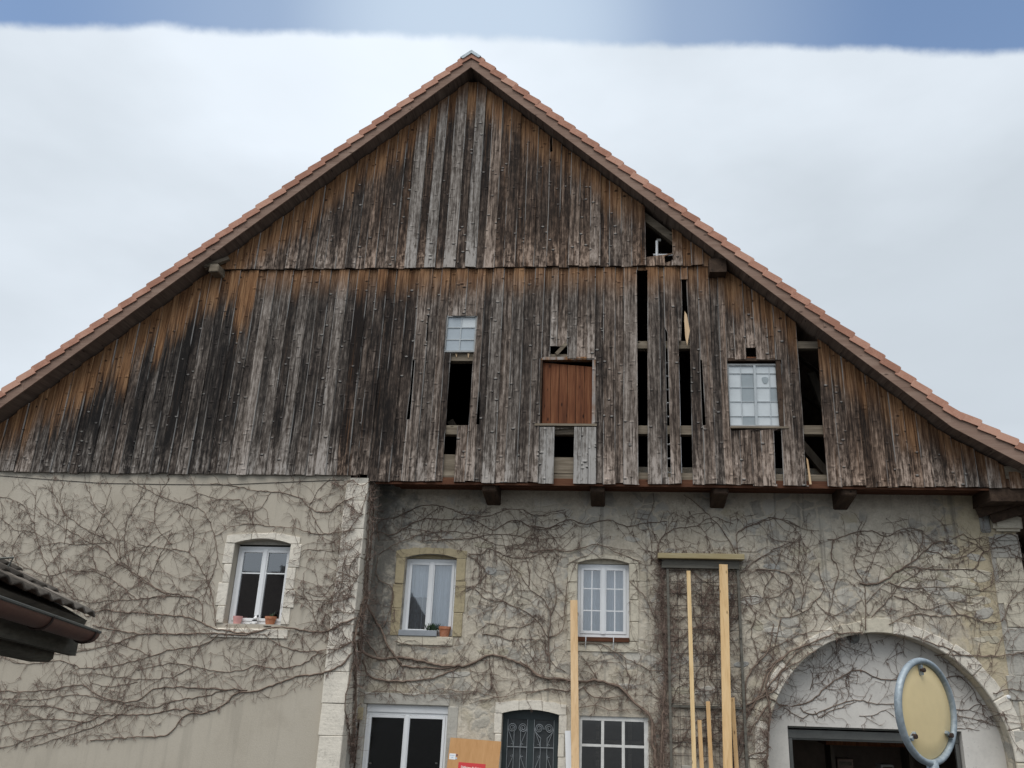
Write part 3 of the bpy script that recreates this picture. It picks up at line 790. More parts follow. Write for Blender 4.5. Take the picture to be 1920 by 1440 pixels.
# ------------------------------------------------------------------ walls with openings
def inside(poly, x, z):
    c = False; n = len(poly)
    for i in range(n):
        (x0, z0), (x1, z1) = poly[i], poly[(i + 1) % n]
        if (z0 > z) != (z1 > z) and x < (x1 - x0) * (z - z0) / (z1 - z0) + x0: c = not c
    return c
def wall(name, outer, holes, y, depth, mat, parent=house):
    loops = [outer] + [h[0] for h in holes]
    flat = [q for lp in loops for q in lp]
    tri = tessellate_polygon([[Vector((x, z, 0)) for x, z in lp] for lp in loops])
    g_ = G(HO); g_.add([(x, y, z) for x, z in flat], [tuple(t) for t in tri])
    for poly, dp in holes:
        n = len(poly)
        g_.add([(x, y, z) for x, z in poly] + [(x, y + dp, z) for x, z in poly], [(i, (i + 1) % n, (i + 1) % n + n, i + n) for i in range(n)])
    o = g_.build(name, mat, parent)
    bm = bmesh.new(); bm.from_mesh(o.data); bmesh.ops.remove_doubles(bm, verts=bm.verts, dist=1e-4); bmesh.ops.recalc_face_normals(bm, faces=bm.faces); bm.to_mesh(o.data); bm.free()
    return o
def arch_poly(tl, tr, br, bl, crown, n=10):
    """window outline from photo corners already turned into (x, z); segmental head through crown"""
    pts = [bl, br, tr]
    for i in range(1, n):
        t = i / n; x = lerp(tr[0], tl[0], t); z = lerp(tr[1], tl[1], t) + crown * 4 * t * (1 - t); pts.append((x, z))
    return pts + [tl]
def xz(x, y, Y): p = P(x, y, Y); return (p.x, p.z)
# rectangles that stand plumb: average the photo corners
def rect(x0t, x1t, yt, x0b, x1b, yb, Y):
    a, b, c, d = P(x0t, yt, Y), P(x1t, yt, Y), P(x1b, yb, Y), P(x0b, yb, Y)
    return (a.x + d.x) / 2, (b.x + c.x) / 2, (c.z + d.z) / 2, (a.z + b.z) / 2
W1 = rect(441, 544, 1019, 418, 528, 1170, YL)
W2 = rect(764, 857, 1046, 745, 848, 1193, YW)
W3 = rect(1082, 1180, 1056, 1082, 1180, 1202, YW)
W4 = rect(687.5, 841, 1322, 676, 833, 1440, YW); W4 = (W4[0], W4[1], -2.05, W4[3])
W5 = rect(1086, 1215, 1343.5, 1086, 1217, 1440, YW); W5 = (W5[0], W5[1], -2.05, W5[3])
D1 = rect(940.6, 1048, 1338.5, 938.7, 1046, 1440, YW); D1 = (D1[0], D1[1], GZ + .05, D1[3])
def rp(r, crown=0.0):
    x0, x1, z0, z1 = r
    return arch_poly((x0, z1), (x1, z1), (x1, z0), (x0, z0), crown) if crown else [(x0, z0), (x1, z0), (x1, z1), (x0, z1)]
H1, H2, H3 = rp(W1, .085), rp(W2, .075), rp(W3, .085)
H4, H5, H6 = rp(W4), rp(W5), rp(D1, .07)
# round arch
aL, aR, aC = xz(1452, 1320, YW), xz(1874, 1340, YW), xz(1635, 1186, YW)
AX = (aL[0] + aR[0]) / 2
# circle through crown and the two side points
hw = (aR[0] - aL[0]) / 2; zc = (aL[1] + aR[1]) / 2; rise_ = aC[1] - zc
AR = (hw * hw + rise_ * rise_) / (2 * rise_) if rise_ < hw else rise_
AZ = aC[1] - AR
HA = [(AX - AR, GZ + .02), (AX + AR, GZ + .02)] + [(AX + AR * cos(t), AZ + AR * sin(t)) for t in [pi * k / 32 for k in range(33)]]
XC = P(1905, 1000, YW).x                         # right corner of the house
PIL, PIR = (P(652, 892, -.03).x + P(590, 1425, -.03).x) / 2, (P(693.7, 890, -.03).x + P(636, 1425, -.03).x) / 2
NX0, NX1 = P(664, 1352, YW).x, P(675, 1352, YW).x
HN = [(NX0 + .0, GZ + .1), (NX1 + .02, GZ + .1), (NX1 + .02, P(670, 1350, YW).z), (NX0, P(670, 1350, YW).z)]
wl = wall('rendered_wall', [(-16, GZ - .3), (PIL + .05, GZ - .3), (PIL + .05, ZBL + .3), (-16, ZBL + .3)], [(H1, .22)], YL, .3, 'stucco')
wr = wall('stone_wall', [(PIR - .1, GZ - .3), (XC, GZ - .3), (XC, ZBR + .5), (PIR - .1, ZBR + .5)], [(H2, .2), (H3, .2), (H4, .16), (H5, .14), (H6, .2), (HA, .45), (HN, .12)], YW, .3, 'rubble')
# house sides, back and floors close the interior
H().box(-16.0, -15.8, .3, Yb, GZ, 3.4).build('side_wall', 'stucco', house)
H().box(XC - .02, XC + .0, YW + .002, Yb, GZ - .3, 4.0).build('side_wall', 'rubble', house)
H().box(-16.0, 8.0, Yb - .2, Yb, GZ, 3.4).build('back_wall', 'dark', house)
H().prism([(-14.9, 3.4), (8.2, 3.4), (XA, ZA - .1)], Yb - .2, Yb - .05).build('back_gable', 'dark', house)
H().box(-15.7, 7.4, .85, Yb - .25, 3.36, 3.5).build('loft_floor', 'innerwood', house)
H().box(PIL, 7.4, 1.35, Yb - .25, .18, .34).build('upper_floor', 'room', house)
H().box(-15.7, PIL - .01, .35, Yb - .25, .18, .34).build('upper_floor', 'room', house)
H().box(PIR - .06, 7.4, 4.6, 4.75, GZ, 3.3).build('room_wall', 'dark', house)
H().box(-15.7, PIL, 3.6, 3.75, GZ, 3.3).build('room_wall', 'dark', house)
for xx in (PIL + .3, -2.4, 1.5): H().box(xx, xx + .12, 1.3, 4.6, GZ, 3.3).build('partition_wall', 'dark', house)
H().box(2.35, 2.47, 1.4, 4.6, GZ, .17).build('partition_wall', 'garagebrown', house)
H().box(2.48, 7.4, 4.55, 4.595, GZ, .17).build('partition_wall', 'garagebrown', house)
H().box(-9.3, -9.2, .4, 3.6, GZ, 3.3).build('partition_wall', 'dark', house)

# --- corner pier of squared limestone
pier = H().box(PIL + .06, PIR - .012, -.005, YW + .05, GZ - .3, ZBL - .065).build('corner_pier', 'concrete', house)
z = GZ - .1; k = 0
while z < ZBL - .06:
    h = random.choice((.34, .42, .5, .58, .66)) * random.uniform(.92, 1.08); z2 = min(z + h, ZBL - .055)
    if z2 - z < .12: z = z2; continue
    dx = random.uniform(-.02, .02)
    o = G(HO).box(PIL + dx, PIR + random.uniform(-.008, .004), -.03 + random.uniform(-.006, .006), .42 + random.uniform(-.15, .25), z + .003, z2 - .003, .005).build('quoin_stone', 'limestone', pier)
    bevel(o, .008); z = z2; k += 1
# right corner quoins and the capital stone
cor = H().box(XC - .5, XC + .004, YW - .008, YW + .3, GZ - .2, ZBR - .75).build('corner_backing', 'concrete', house)
z = GZ - .1; k = 0
while z < ZBR - .72:
    h = random.uniform(.3, .52); z2 = min(z + h, ZBR - .70)
    wd = .52 if k % 2 else .38
    bevel(G(HO).box(XC - wd + random.uniform(-.05, .05), XC + .02, YW - .03 + random.uniform(-.006, .006), YW + .5, z + .002, z2 - .002, .010).build('quoin_stone', random.choice(('concrete', 'cream', 'concrete')), cor), .010); z = z2; k += 1
bevel(G(HO).box(XC - .42, XC + .10, YW - .12, YW + .5, ZBR - .66, ZBR - .36, .01).build('capital_stone', 'cream', cor), .05, 2)
bevel(G(HO).box(XC - .62, XC - .43, YW - .04, YW + .3, ZBR - .68, ZBR - .32, .01).build('quoin_stone', 'greystone', cor), .03)
# field stones that stand proud of the old plaster
rs = random.Random(5)
def blocked(x, z, m=.0):
    for r in (W1, W2, W3, W4, W5, D1):
        if r[0] - m < x < r[1] + m and r[2] - m < z < r[3] + m + .06: return True
    return False
def in_arch(x, z, m=0):
    return (abs(x - AX) < AR + m and z < AZ) or (x - AX) ** 2 + (z - AZ) ** 2 < (AR + m) ** 2
cnt = 0
while cnt < 64:
    x = rs.uniform(PIR + .3, XC - .7); z = rs.uniform(-1.9, 2.5)
    if rs.random() < .35: x = rs.uniform(5.2, XC - .6); z = rs.uniform(-.3, 2.5)
    if blocked(x, z, .38) or in_arch(x, z, .55): continue
    a, b = rs.uniform(.12, .30), rs.uniform(.06, .13); n = 9; rot = rs.uniform(-.3, .3)
    ring = []
    for i in range(n):
        t = 2 * pi * i / n; r = rs.uniform(.78, 1.12)
        u, v = a * cos(t) * r, b * sin(t) * r
        ring.append((x + u * cos(rot) - v * sin(rot), z + u * sin(rot) + v * cos(rot)))
    pr = rs.uniform(.004, .013)
    vs_ = [(px, YW + .012, pz) for px, pz in ring] + [(x + (px - x) * .72, YW - pr, z + (pz - z) * .70) for px, pz in ring]
    fs = [(i, (i + 1) % n, (i + 1) % n + n, i + n) for i in range(n)] + [tuple(range(n, 2 * n))]
    mt = rs.choice(('concrete', 'greystone', 'concrete', 'dullstone') if x < 5.4 else ('cream', 'dullstone', 'cream', 'concrete'))
    G(HO).add(vs_, fs).build('wall_stone', mt, wr); cnt += 1

# --- house windows (each a part, its panes and surround stones sub-parts)
def surround(root, r, crown, Y, wd, mat, sill=.2, proud=.022, joints=3, head=.2, irr=.04, bottom=None):
    x0, x1, z0, z1 = r
    def st(poly, m=mat):
        o = G(HO).prism(poly, Y - proud + random.uniform(-.006, .006), Y + .05).build('surround_stone', m, root); return bevel(o, .009)
    zb = z0 if bottom is None else bottom
    for side in (-1, 1):
        zz = zb
        hs = [random.uniform(.8, 1.2) for _ in range(joints)]; t = sum(hs)
        for i, h in enumerate(hs):
            z2 = zz + h / t * (z1 - zb)
            ww = wd + (irr if i % 2 else -irr) * random.uniform(.3, 1)
            xa, xb = (x0 - ww, x0 - .001) if side < 0 else (x1 + .001, x1 + ww)
            j = lambda: random.uniform(-.008, .008)
            st([(xa + j(), zz + .004), (xb, zz + .004), (xb, z2 - .004), (xa + j(), z2 - .004)]); zz = z2
    # head stones follow the arch
    n = 3; N = 12
    xa, xb = x0 - wd, x1 + wd
    for k in range(n):
        u0, u1 = k / n, (k + 1) / n
        top, bot = [], []
        for i in range(N // n + 1):
            x = lerp(lerp(xa, xb, u0) + .003, lerp(xa, xb, u1) - .003, i / (N // n))
            tt = (x - x0) / (x1 - x0); inn = crown * 4 * tt * (1 - tt) if 0 < tt < 1 else 0
            bot.append((x, z1 + inn + (.001 if 0 < tt < 1 else .004)))
            t2 = (x - xa) / (xb - xa)
            top.append((x, z1 + head + crown * .8 * 4 * t2 * (1 - t2) + random.uniform(-.012, .012)))
        # put exact arch feet into the outline
        for fx in (x0, x1):
            if bot[0][0] < fx < bot[-1][0]: bot.append((fx, z1 + .001))
        bot.sort(); st(bot + top[::-1])
    if sill:
        st([(x0 - wd, z0 - sill), (x1 + wd * .9, z0 - sill), (x1 + wd * .9, z0 - .004), (x0 - wd, z0 - .004)])

def casement(nm, r, Y, frame=.055, sashw=.055, bars=(), vbar=False, gl='glass', mat='white', zt=None, boxh=0.0, trans=None, low=0.0):
    x0, x1, z0, z1 = r
    z1 = z1 if zt is None else zt
    f = G(HO); y0, y1 = Y, Y + .07
    f.box(x0 + .002, x0 + frame, y0, y1, z0, z1); f.box(x1 - frame, x1 - .002, y0, y1, z0, z1)
    f.box(x0 + frame, x1 - frame, y0 + .001, y1, z0, z0 + frame + low); f.box(x0 + frame, x1 - frame, y0 + .001, y1, z1 - frame - boxh, z1)
    root = f.build(nm, mat, house)
    if boxh: G(HO).box(x0 + .004, x1 - .004, y0 - .02, y0 - .001, z1 - boxh, z1 - .003).build('shutter_box', mat, root)
    xm = (x0 + x1) / 2
    zlo, zhi = z0 + frame + low, z1 - frame - boxh
    for s, (a, b) in enumerate(((x0 + frame + .003, xm - .003), (xm + .003, x1 - frame - .003))):
        sx = G(HO); ya, yb = Y - .012, Y + .05
        sx.box(a, a + sashw, ya, yb, zlo + .003, zhi - .003); sx.box(b - sashw, b, ya, yb, zlo + .003, zhi - .003)
        sx.box(a + sashw, b - sashw, ya + .001, yb, zlo + .003, zlo + sashw); sx.box(a + sashw, b - sashw, ya + .001, yb, zhi - sashw, zhi - .003)
        bevel(sx.build('sash', mat, root), .004)
        zs = [zlo + sashw] + [lerp(zlo, zhi, t) for t in bars] + [zhi - sashw]
        xs_ = [a + sashw, b - sashw] if not vbar else [a + sashw, (a + b) / 2, b - sashw]
        for i in range(len(zs) - 1):
            for j in range(len(xs_) - 1):
                pa, pb = xs_[j], xs_[j + 1]
                G(HO).add([(pa, Y + .02, zs[i]), (pb, Y + .02, zs[i]), (pb, Y + .02, zs[i + 1]), (pa, Y + .02, zs[i + 1])], [(0, 1, 2, 3)]).build('pane', gl, root)
        for t in bars: G(HO).box(a + sashw, b - sashw, Y + .002, Y + .018, lerp(zlo, zhi, t) - .011, lerp(zlo, zhi, t) + .011).build('muntin', mat, root)
        if vbar: G(HO).box((a + b) / 2 - .011, (a + b) / 2 + .011, Y + .001, Y + .017, zlo + sashw, zhi - sashw).build('muntin', mat, root)
    bevel(G(HO).box(xm - .035, xm + .035, Y - .026, Y - .0125, zlo, zhi).build('mullion_cover', mat, root), .004)
    return root
zt1 = W1[3] - .015
w1 = casement('window', (W1[0] + .01, W1[1], W1[2] + .0, W1[3]), YL + .18, bars=(.665,), zt=zt1 - .02)
H().prism([q for q in H1 if q[1] >= W1[3] - .001] , YL + .17, YL + .27).build('window_head', 'concrete', house)
surround(w1, W1, .085, YL, .17, 'limestone', sill=.0, head=.13, joints=4)
bevel(G(HO).hexa([(W1[0] - .20, YL - .03, W1[2] - .24), (W1[1] + .16, YL - .03, W1[2] - .24), (W1[1] + .16, YL - .03, W1[2] - .09), (W1[0] - .20, YL - .03, W1[2] - .09)],
                 [(W1[0] - .20, YL + .24, W1[2] - .24), (W1[1] + .16, YL + .24, W1[2] - .24), (W1[1] + .16, YL + .24, W1[2] - .0), (W1[0] - .20, YL + .24, W1[2] - .0)]).build('sill', 'limestone', w1), .008)
w2 = casement('window', (W2[0], W2[1], W2[2] + .02, W2[3]), YW + .14, zt=W2[3] - .01)
H().prism([q for q in H2 if q[1] >= W2[3] - .001], YW + .13, YW + .22).build('window_head', 'ochre', house)
surround(w2, W2, .075, YW, .19, 'ochre', sill=.0, head=.13, joints=3, irr=.02, proud=.02)
bevel(G(HO).box(W2[0] - .02, W2[1] + .02, YW - .03, YW + .2, W2[2] - .16, W2[2] - .001).build('sill', 'cream', w2), .01)
w3 = casement('window', (W3[0], W3[1], W3[2] + .07, W3[3]), YW + .12, bars=(.345, .675), vbar=True, zt=W3[3] - .012)
H().prism([q for q in H3 if q[1] >= W3[3] - .001], YW + .11, YW + .2).build('window_head', 'cream', house)
surround(w3, W3, .085, YW, .17, 'cream', sill=.19, head=.08, joints=4, irr=.015)
bevel(G(HO).box(W3[0] + .004, W3[1] - .004, YW - .06, YW + .19, W3[2] - .015, W3[2] + .065).build('sill_board', 'redbeam', w3), .005)
for t in (.18, .70): G(HO).tube([(lerp(W3[0], W3[1], t), YW - .07, W3[2] + .09), (lerp(W3[0], W3[1], t), YW - .085, W3[2] - .02), (lerp(W3[0], W3[1], t) - .01, YW - .05, W3[2] - .14)], .008).build('sill_bracket', 'alu', w3)
# shop style window with shutter box
w4 = casement('window', W4, YW + .07, boxh=.13, gl='glassdark', frame=.045, sashw=.05, low=0)
G(HO).box(W4[0] + .05, W4[1] - .05, YW + .055, YW + .066, W4[2] - .5, W4[2] + .22).build('lower_panel', 'white', w4)
for px in (693, 817): G(HO).box(P(px, 1431, YW).x - .02, P(px, 1431, YW).x + .02, YW + .05, YW + .054, P(px, 1432, YW).z - .008, P(px, 1431, YW).z + .008).build('vent_slot', 'steel', w4)
bevel(G(HO).box(W4[0] - .06, W4[1] + .02, YW - .02, YW + .1, W4[3] + .002, W4[3] + .20).build('lintel', 'concrete', w4), .012)
bevel(G(HO).box(W4[1] + .001, W4[1] + .19, YW - .015, YW + .1, GZ, W4[3] + .0).build('jamb', 'concrete', w4), .012)
bevel(G(HO).box(W4[0] - .10, W4[0] - .001, YW - .015, YW + .1, GZ, W4[3] + .0).build('jamb', 'concrete', w4), .012)
bevel(H().box(NX0 - .03, NX1 + .05, YW - .035, YW + .1, P(670, 1350, YW).z + .002, P(670, 1326, YW).z).build('wall_block', 'ochre', house), .012)
H().box(NX0, NX1 + .02, YW + .10, YW + .118, GZ + .1, P(670, 1350, YW).z).build('niche_panel', 'soffit', house)
# flaking white multi-pane window
x0, x1, z0, z1 = W5
f5 = G(HO); Y5 = YW + .03
f5.box(x0, x0 + .045, Y5, Y5 + .08, z0, z1, .002); f5.box(x1 - .075, x1, Y5, Y5 + .08, z0, z1, .002); f5.box(x0 + .045, x1 - .075, Y5 + .001, Y5 + .08, z1 - .075, z1, .002)
w5 = f5.build('window', 'whitepaint', house)
xa, xb = x0 + .045, x1 - .075
zrow = P(1150, 1399, Y5).z; rows5 = [z1 - .075, zrow, zrow - .42, zrow - .84]
for u in (1 / 3, 2 / 3): G(HO).box(lerp(xa, xb, u) - .026, lerp(xa, xb, u) + .026, Y5 + .004, Y5 + .06, z0, z1 - .075, .001).build('muntin', 'whitepaint', w5)
for zr_ in rows5[1:]: G(HO).box(xa, xb, Y5 + .012, Y5 + .055, zr_ - .02, zr_ + .02, .001).build('muntin', 'whitepaint', w5)
for i in range(3):
    for j in range(3):
        pa, pb = lerp(xa, xb, i / 3), lerp(xa, xb, (i + 1) / 3)
        G(HO).add([(pa, Y5 + .035, rows5[j + 1]), (pb, Y5 + .035, rows5[j + 1]), (pb, Y5 + .035, rows5[j]), (pa, Y5 + .035, rows5[j])], [(0, 1, 2, 3)]).build('pane', 'glassmid', w5)
# second, inner window frame seen through it
for u in (.25, .78): G(HO).box(lerp(xa, xb, u) - .03, lerp(xa, xb, u) + .03, Y5 + .3, Y5 + .36, z0, z1 - .05).build('inner_frame', 'beam', w5)
G(HO).box(xa, xb, Y5 + .3, Y5 + .36, zrow + .02, zrow + .07).build('inner_frame', 'beam', w5)
# curtains
def cloth(px0, px1, r, Y, mat, waves=9, z0=None, z1=None):
    n = 60; x0, x1 = px0, px1; zz0 = r[2] + .05 if z0 is None else z0; zz1 = r[3] if z1 is None else z1
    vs_ = []
    for k in range(n + 1):
        t = k / n; y = Y + .018 * sin(t * waves * 2 * pi) + .008 * sin(t * waves * 4.7)
        vs_ += [(lerp(x0, x1, t), y, zz0), (lerp(x0, x1, t), y, zz1)]
    return G(HO).add(vs_, [(2 * k, 2 * k + 2, 2 * k + 3, 2 * k + 1) for k in range(n)]).build('curtain', mat, house, True)
cloth(W2[0], W2[1], W2, YW + .30, 'curtain', 11, z0=W2[2] + .0)
cloth(W2[0] + .05, W2[0] + .48, W2, YW + .26, 'greycurtain', 5, z1=W2[2] + .72)
cloth(W3[0], W3[1], W3, YW + .33, 'curtain', 13)

# --- entrance door with wrought scrolls
x0, x1, z0, z1 = D1; YD = YW + .17
droot = G(HO).prism(rp((x0 + .002, x1 - .002, z0, z1 - .002), .07), YD, YD + .05).build('entrance_door', 'door', house)
for a, b in ((0, .085), (.445, .555), (.915, 1)):
    G(HO).box(lerp(x0, x1, a) + .003, lerp(x0, x1, b) - .003, YD - .022, YD - .001, z0, z1 - .10).build('door_stile', 'door', droot)
G(HO).prism([(x0 + .004, z1 - .098)] + [(x1 - .004, z1 - .098)] + [q for q in rp((x0 + .004, x1 - .004, z0, z1 - .004), .07)[2:]], YD - .022, YD - .001).build('door_head', 'door', droot)
for side, (a, b) in enumerate(((.085, .445), (.555, .915))):
    pa, pb = lerp(x0, x1, a), lerp(x0, x1, b)
    zt_, zl = z1 - .10, z0 + .75
    G(HO).add([(pa, YD - .004, zl), (pb, YD - .004, zl), (pb, YD - .004, zt_), (pa, YD - .004, zt_)], [(0, 1, 2, 3)]).build('pane', 'voidglass', droot)
    gr = G(HO); yy = YD - .03; c = (pa + pb) / 2; W_ = (pb - pa)
    for xx in (pa + .006, pb - .006): gr.tube([(xx, yy, zl), (xx, yy, zt_)], .006, 5)
    gr.tube([(pa, yy, zt_ - .46), (pb, yy, zt_ - .46)], .008, 5); gr.tube([(pa, yy, zt_ - .95), (pb, yy, zt_ - .95)], .008, 5)
    for s in (-1, 1):
        bx = c + s * W_ * .16
        r0 = W_ * .205; cx_, cz_ = c + s * W_ * .245, zt_ - .145
        if side == 0: cx_ = c + s * W_ * .27
        pts = []
        for k in range(40):
            t = k / 39; ang = (pi if s > 0 else 0) + (-s) * (-.2 + t * 4.4 * pi) * 1
            rr = r0 * (1 - .80 * t)
            pts.append((cx_ + rr * cos(ang) * 1.0, yy, cz_ + rr * sin(ang) * 1.05 * (1)))
        first = pts[0]
        gr.tube([(bx, yy, zl), (bx, yy, zt_ - .36), (bx, yy, cz_ - .06), first] if side == 0 else [(bx, yy, zl), (bx, yy, zt_ - .30)], .006, 5)
        gr.tube(pts, .0065, 5)
        if side: gr.tube([(bx, yy, zt_ - .30), (bx + s * .02, yy, zt_ - .285), (c + s * W_ * .42, yy, zt_ - .20), (c + s * W_ * .455, yy, zt_ - .14)], .006, 5)
        # lances that lean on the uprights
        for zz, up in ((zt_ - .40, 1), (zt_ - .62, -1)):
            gr.tube([(bx + s * .012, yy - .004, zz + (-.03 if up > 0 else .03)), (bx + s * .012, yy - .004, zz), (c + s * W_ * .47, yy, zz + up * .24)], .005, 5)
            gr.tube([(bx + s * .05, yy, zz - up * .012), (bx + s * .012, yy, zz), (bx + s * .02, yy, zz - up * .04)], .005, 5)
    gr.build('door_grille', 'iron', droot)
surround(droot, D1, .07, YW, .13, 'limestone', sill=0, head=.17, joints=6, irr=.03)

# --- archway with garage opening
for k in range(13):
    t0, t1 = pi * k / 13 - .0, pi * (k + 1) / 13
    wdt = random.uniform(.20, .27); e = .004 / AR; pts = []
    N = 4
    for i in range(N + 1): t = lerp(t0 + e, t1 - e, i / N); pts.append((AX + (AR + .002) * cos(t), AZ + (AR + .002) * sin(t)))
    for i in range(N, -1, -1): t = lerp(t0 + e, t1 - e, i / N); rr = AR + wdt + random.uniform(-.015, .015); pts.append((AX + rr * cos(t), AZ + rr * sin(t)))
    bevel(H().prism(pts, YW - .028 + random.uniform(-.008, .004), YW + .3).build('arch_stone', random.choice(('limestone', 'cream', 'cream', 'limestone')), house), .014)
for side in (-1, 1):
    z = GZ
    while z < AZ - .05:
        z2 = min(AZ - .004, z + random.uniform(.3, .5)); wdt = random.uniform(.22, .34)
        a, b = (AX - AR - wdt, AX - AR - .002) if side < 0 else (AX + AR + .002, AX + AR + wdt)
        bevel(H().box(a, b, YW - .03 + random.uniform(-.006, .004), YW + .3, z + .005, z2 - .005, .006).build('arch_stone', random.choice(('limestone', 'cream', 'concrete')), house), .014); z = z2
YI = YW + .36
GO = rect(1477, 1801, 1366, 1481, 1812, 1440, YI); GO = (GO[0], GO[1], GZ + .02, GO[3])
arc = [(AX - AR - .05, GZ), (AX + AR + .05, GZ)] + [(AX + (AR + .05) * cos(t), AZ + (AR + .05) * sin(t)) for t in [pi * k / 32 for k in range(33)]]
infill = wall('arch_infill', arc, [(rp(GO), .24)], YI, .2, 'garagewall')
vp = P(1600, 1193, YI)
H().prism([(vp.x + .11 * cos(t), vp.z - .02 + .11 * sin(t)) for t in [2 * pi * k / 16 for k in range(16)]], YI - .012, YI + .02).build('vent_cover', 'steel', house)
gd = H().box(GO[0] + .003, GO[1] - .003, YI + .06, YI + .10, GO[3] - .035, GO[3] - .002).build('garage_door', 'gutterrim', house)
G(HO).box(GO[0] + .01, GO[1] - .01, YI + .13, YI + .17, GO[3] - .20, GO[3] - .065).build('door_panel', 'steel', gd)
G(HO).hexa([(GO[0] + .02, YI + .19, GO[3] - .235), (GO[1] - .02, YI + .19, GO[3] - .235), (GO[1] - .02, YI + .19, GO[3] - .205), (GO[0] + .02, YI + .19, GO[3] - .205)],
           [(GO[0] + .02, YI + 2.3, GO[3] - .12), (GO[1] - .02, YI + 2.3, GO[3] - .12), (GO[1] - .02, YI + 2.3, GO[3] - .09), (GO[0] + .02, YI + 2.3, GO[3] - .09)]).build('door_panel', 'steel', gd)
for xx in (GO[0] + .06, GO[1] - .06): G(HO).box(xx - .03, xx + .03, YI + .12, YI + .18, GZ + .02, GO[3] - .21).build('door_track', 'steel', gd)
# stored things in the garage
sh = empty('storage_rack', (P(1620, 1400, 3.4).x, 3.4, GZ), 'dark storage rack with a pale top board deep inside the garage', 'rack')
sx0, sx1 = P(1552, 1400, 3.2).x, P(1700, 1400, 3.2).x; zt_ = P(1600, 1392, 3.2).z
so_ = sh.location.copy()
G(so_).box(sx0 - .1, sx1 + .1, 2.9, 3.6, zt_ - .04, zt_ + .06).build('top_board', 'hatch', sh)
for xx in (sx0 + .04, sx1): G(so_).box(xx - .04, xx + .04, 3.0, 3.5, GZ, zt_ - .04).build('leg', 'innerwood', sh)
for dz in (.55, 1.05): G(so_).box(sx0, sx1, 3.0, 3.5, zt_ - dz - .03, zt_ - dz).build('shelf', 'innerwood', sh)

for fx, wd_, bh, lvl, mt, lb in ((.08, .30, .26, zt_ - .55, 'soffit', 'brown carton at the left of the upper shelf in the garage'), (.62, .24, .18, zt_ - .55, 'greystone', 'pale grey crate at the right of the upper shelf in the garage'),
                                  (.30, .34, .30, zt_ - 1.05, 'barge', 'reddish carton on the lower shelf in the garage')):
    bx = lerp(sx0, sx1, fx); t_ = empty('storage_box', (bx + wd_ / 2, 3.2, lvl), lb, 'box', 'boxes on the garage rack'); tl = t_.location.copy()
    bevel(G(tl).box(bx, bx + wd_, 3.02, 3.4, lvl, lvl + bh).build('carton', mt, t_), .01)
    G(tl).box(bx + .03, bx + wd_ - .03, 3.01, 3.019, lvl + bh * .55, lvl + bh * .8).build('tape', 'fascia', t_)
# white wall knob lamp at the far right
kp = P(1891, 1307, YW - .03)
kl = G(kp); kl.tube([(kp.x, YW + .01, kp.z), (kp.x, YW - .035, kp.z), (kp.x, YW - .06, kp.z)], [.035, .038, .02], 14)
tag(kl.build('wall_lamp', 'white'), 'small round white lamp on the stone at the right of the arch', 'lamp').location = kp
# cable along the left wall
cb = [P(x, y, YL - .006) for x, y in ((0, 892), (90, 899), (190, 906), (300, 908), (420, 909), (560, 903), (645, 900))]
tag(G().tube(cb, .006, 5).build('cable', 'wire'), 'thin dark cable sagging along the top of the rendered wall', 'cable')

# ------------------------------------------------------------------ things around the facade
# ladder and pipe inside the loft
lx0, lx1 = P(1240, 760, .55).x, P(1268, 760, .55).x; lz0, lz1 = 3.5, P(1250, 640, .55).z
lad = empty('ladder', ((lx0 + lx1) / 2, .55, lz0), 'bright aluminium ladder standing behind the narrow gap in the planks', 'ladder')
lo = lad.location.copy()
for xx in (lx0 - .06, lx1 + .06): G(lo).box(xx - .015, xx + .015, .52, .58, lz0, lz1).build('rail', 'alu', lad)
z = lz0 + .18
while z < lz1: G(lo).tube([(lx0 - .06, .55, z), (lx1 + .06, .55, z)], .018, 8).build('rung', 'alu', lad); z += .28
pa = P(1231.5, 452, .1); pb = P(1231.5, 482, .1); pc = P(1262, 478, .1)
pr_ = empty('pipe_bracket', pb, 'white metal pipe bracket in the attic gap under the eaves', 'bracket')
G(pb).tube([pa, pb - Vector((0, 0, .1))], .028, 8).build('upright', 'white', pr_); G(pb).tube([P(1225, 478, .14), pc], .022, 8).build('crossbar', 'white', pr_)
bevel(G(pb).box(pa.x - .01, pa.x + .09, .08, .12, pa.z - .02, pa.z + .05).build('clamp', 'steel', pr_), .01)

# lintel board with wire trellis below
ca, cb_ = P(1233, 1036, .6), P(1395.5, 1049, .6)
can = empty('trellis_frame', ((ca.x + cb_.x) / 2, YW, GZ), 'blind wooden frame with wire trellis under a pale mossy head board', 'trellis')
co = can.location.copy()
bevel(G(co).box(ca.x, cb_.x, .58, .80, cb_.z, ca.z, .006).build('head_board', 'canopy', can), .006)
G(co).box(ca.x + .08, cb_.x - .08, .70, .80, cb_.z - .16, cb_.z - .004).build('top_rail', 'blinddark', can)
tl_, tr_ = P(1252, 1100, YW).x, P(1384, 1100, YW).x
for xx in (tl_, tr_): G(co).box(xx - .022, xx + .022, .73, .80, GZ, cb_.z - .16).build('post', 'blinddark', can)
G(co).box(tl_ + .036, tr_ - .036, .74, .79, P(1310, 1325, YW).z - .02, P(1310, 1325, YW).z + .02).build('mid_rail', 'blinddark', can)
zt_ = cb_.z - .2; z = zt_
while z > GZ + .3:
    G(co).tube([(tl_, .735, z), (tr_, .735, z)], .004, 4).build('trellis_wire', 'wire', can); z -= .21
x = tl_ + .17
while x < tr_ - .05:
    G(co).tube([(x, .728, GZ + .3), (x, .728, zt_)], .0035, 4).build('trellis_wire', 'wire', can); x += .22

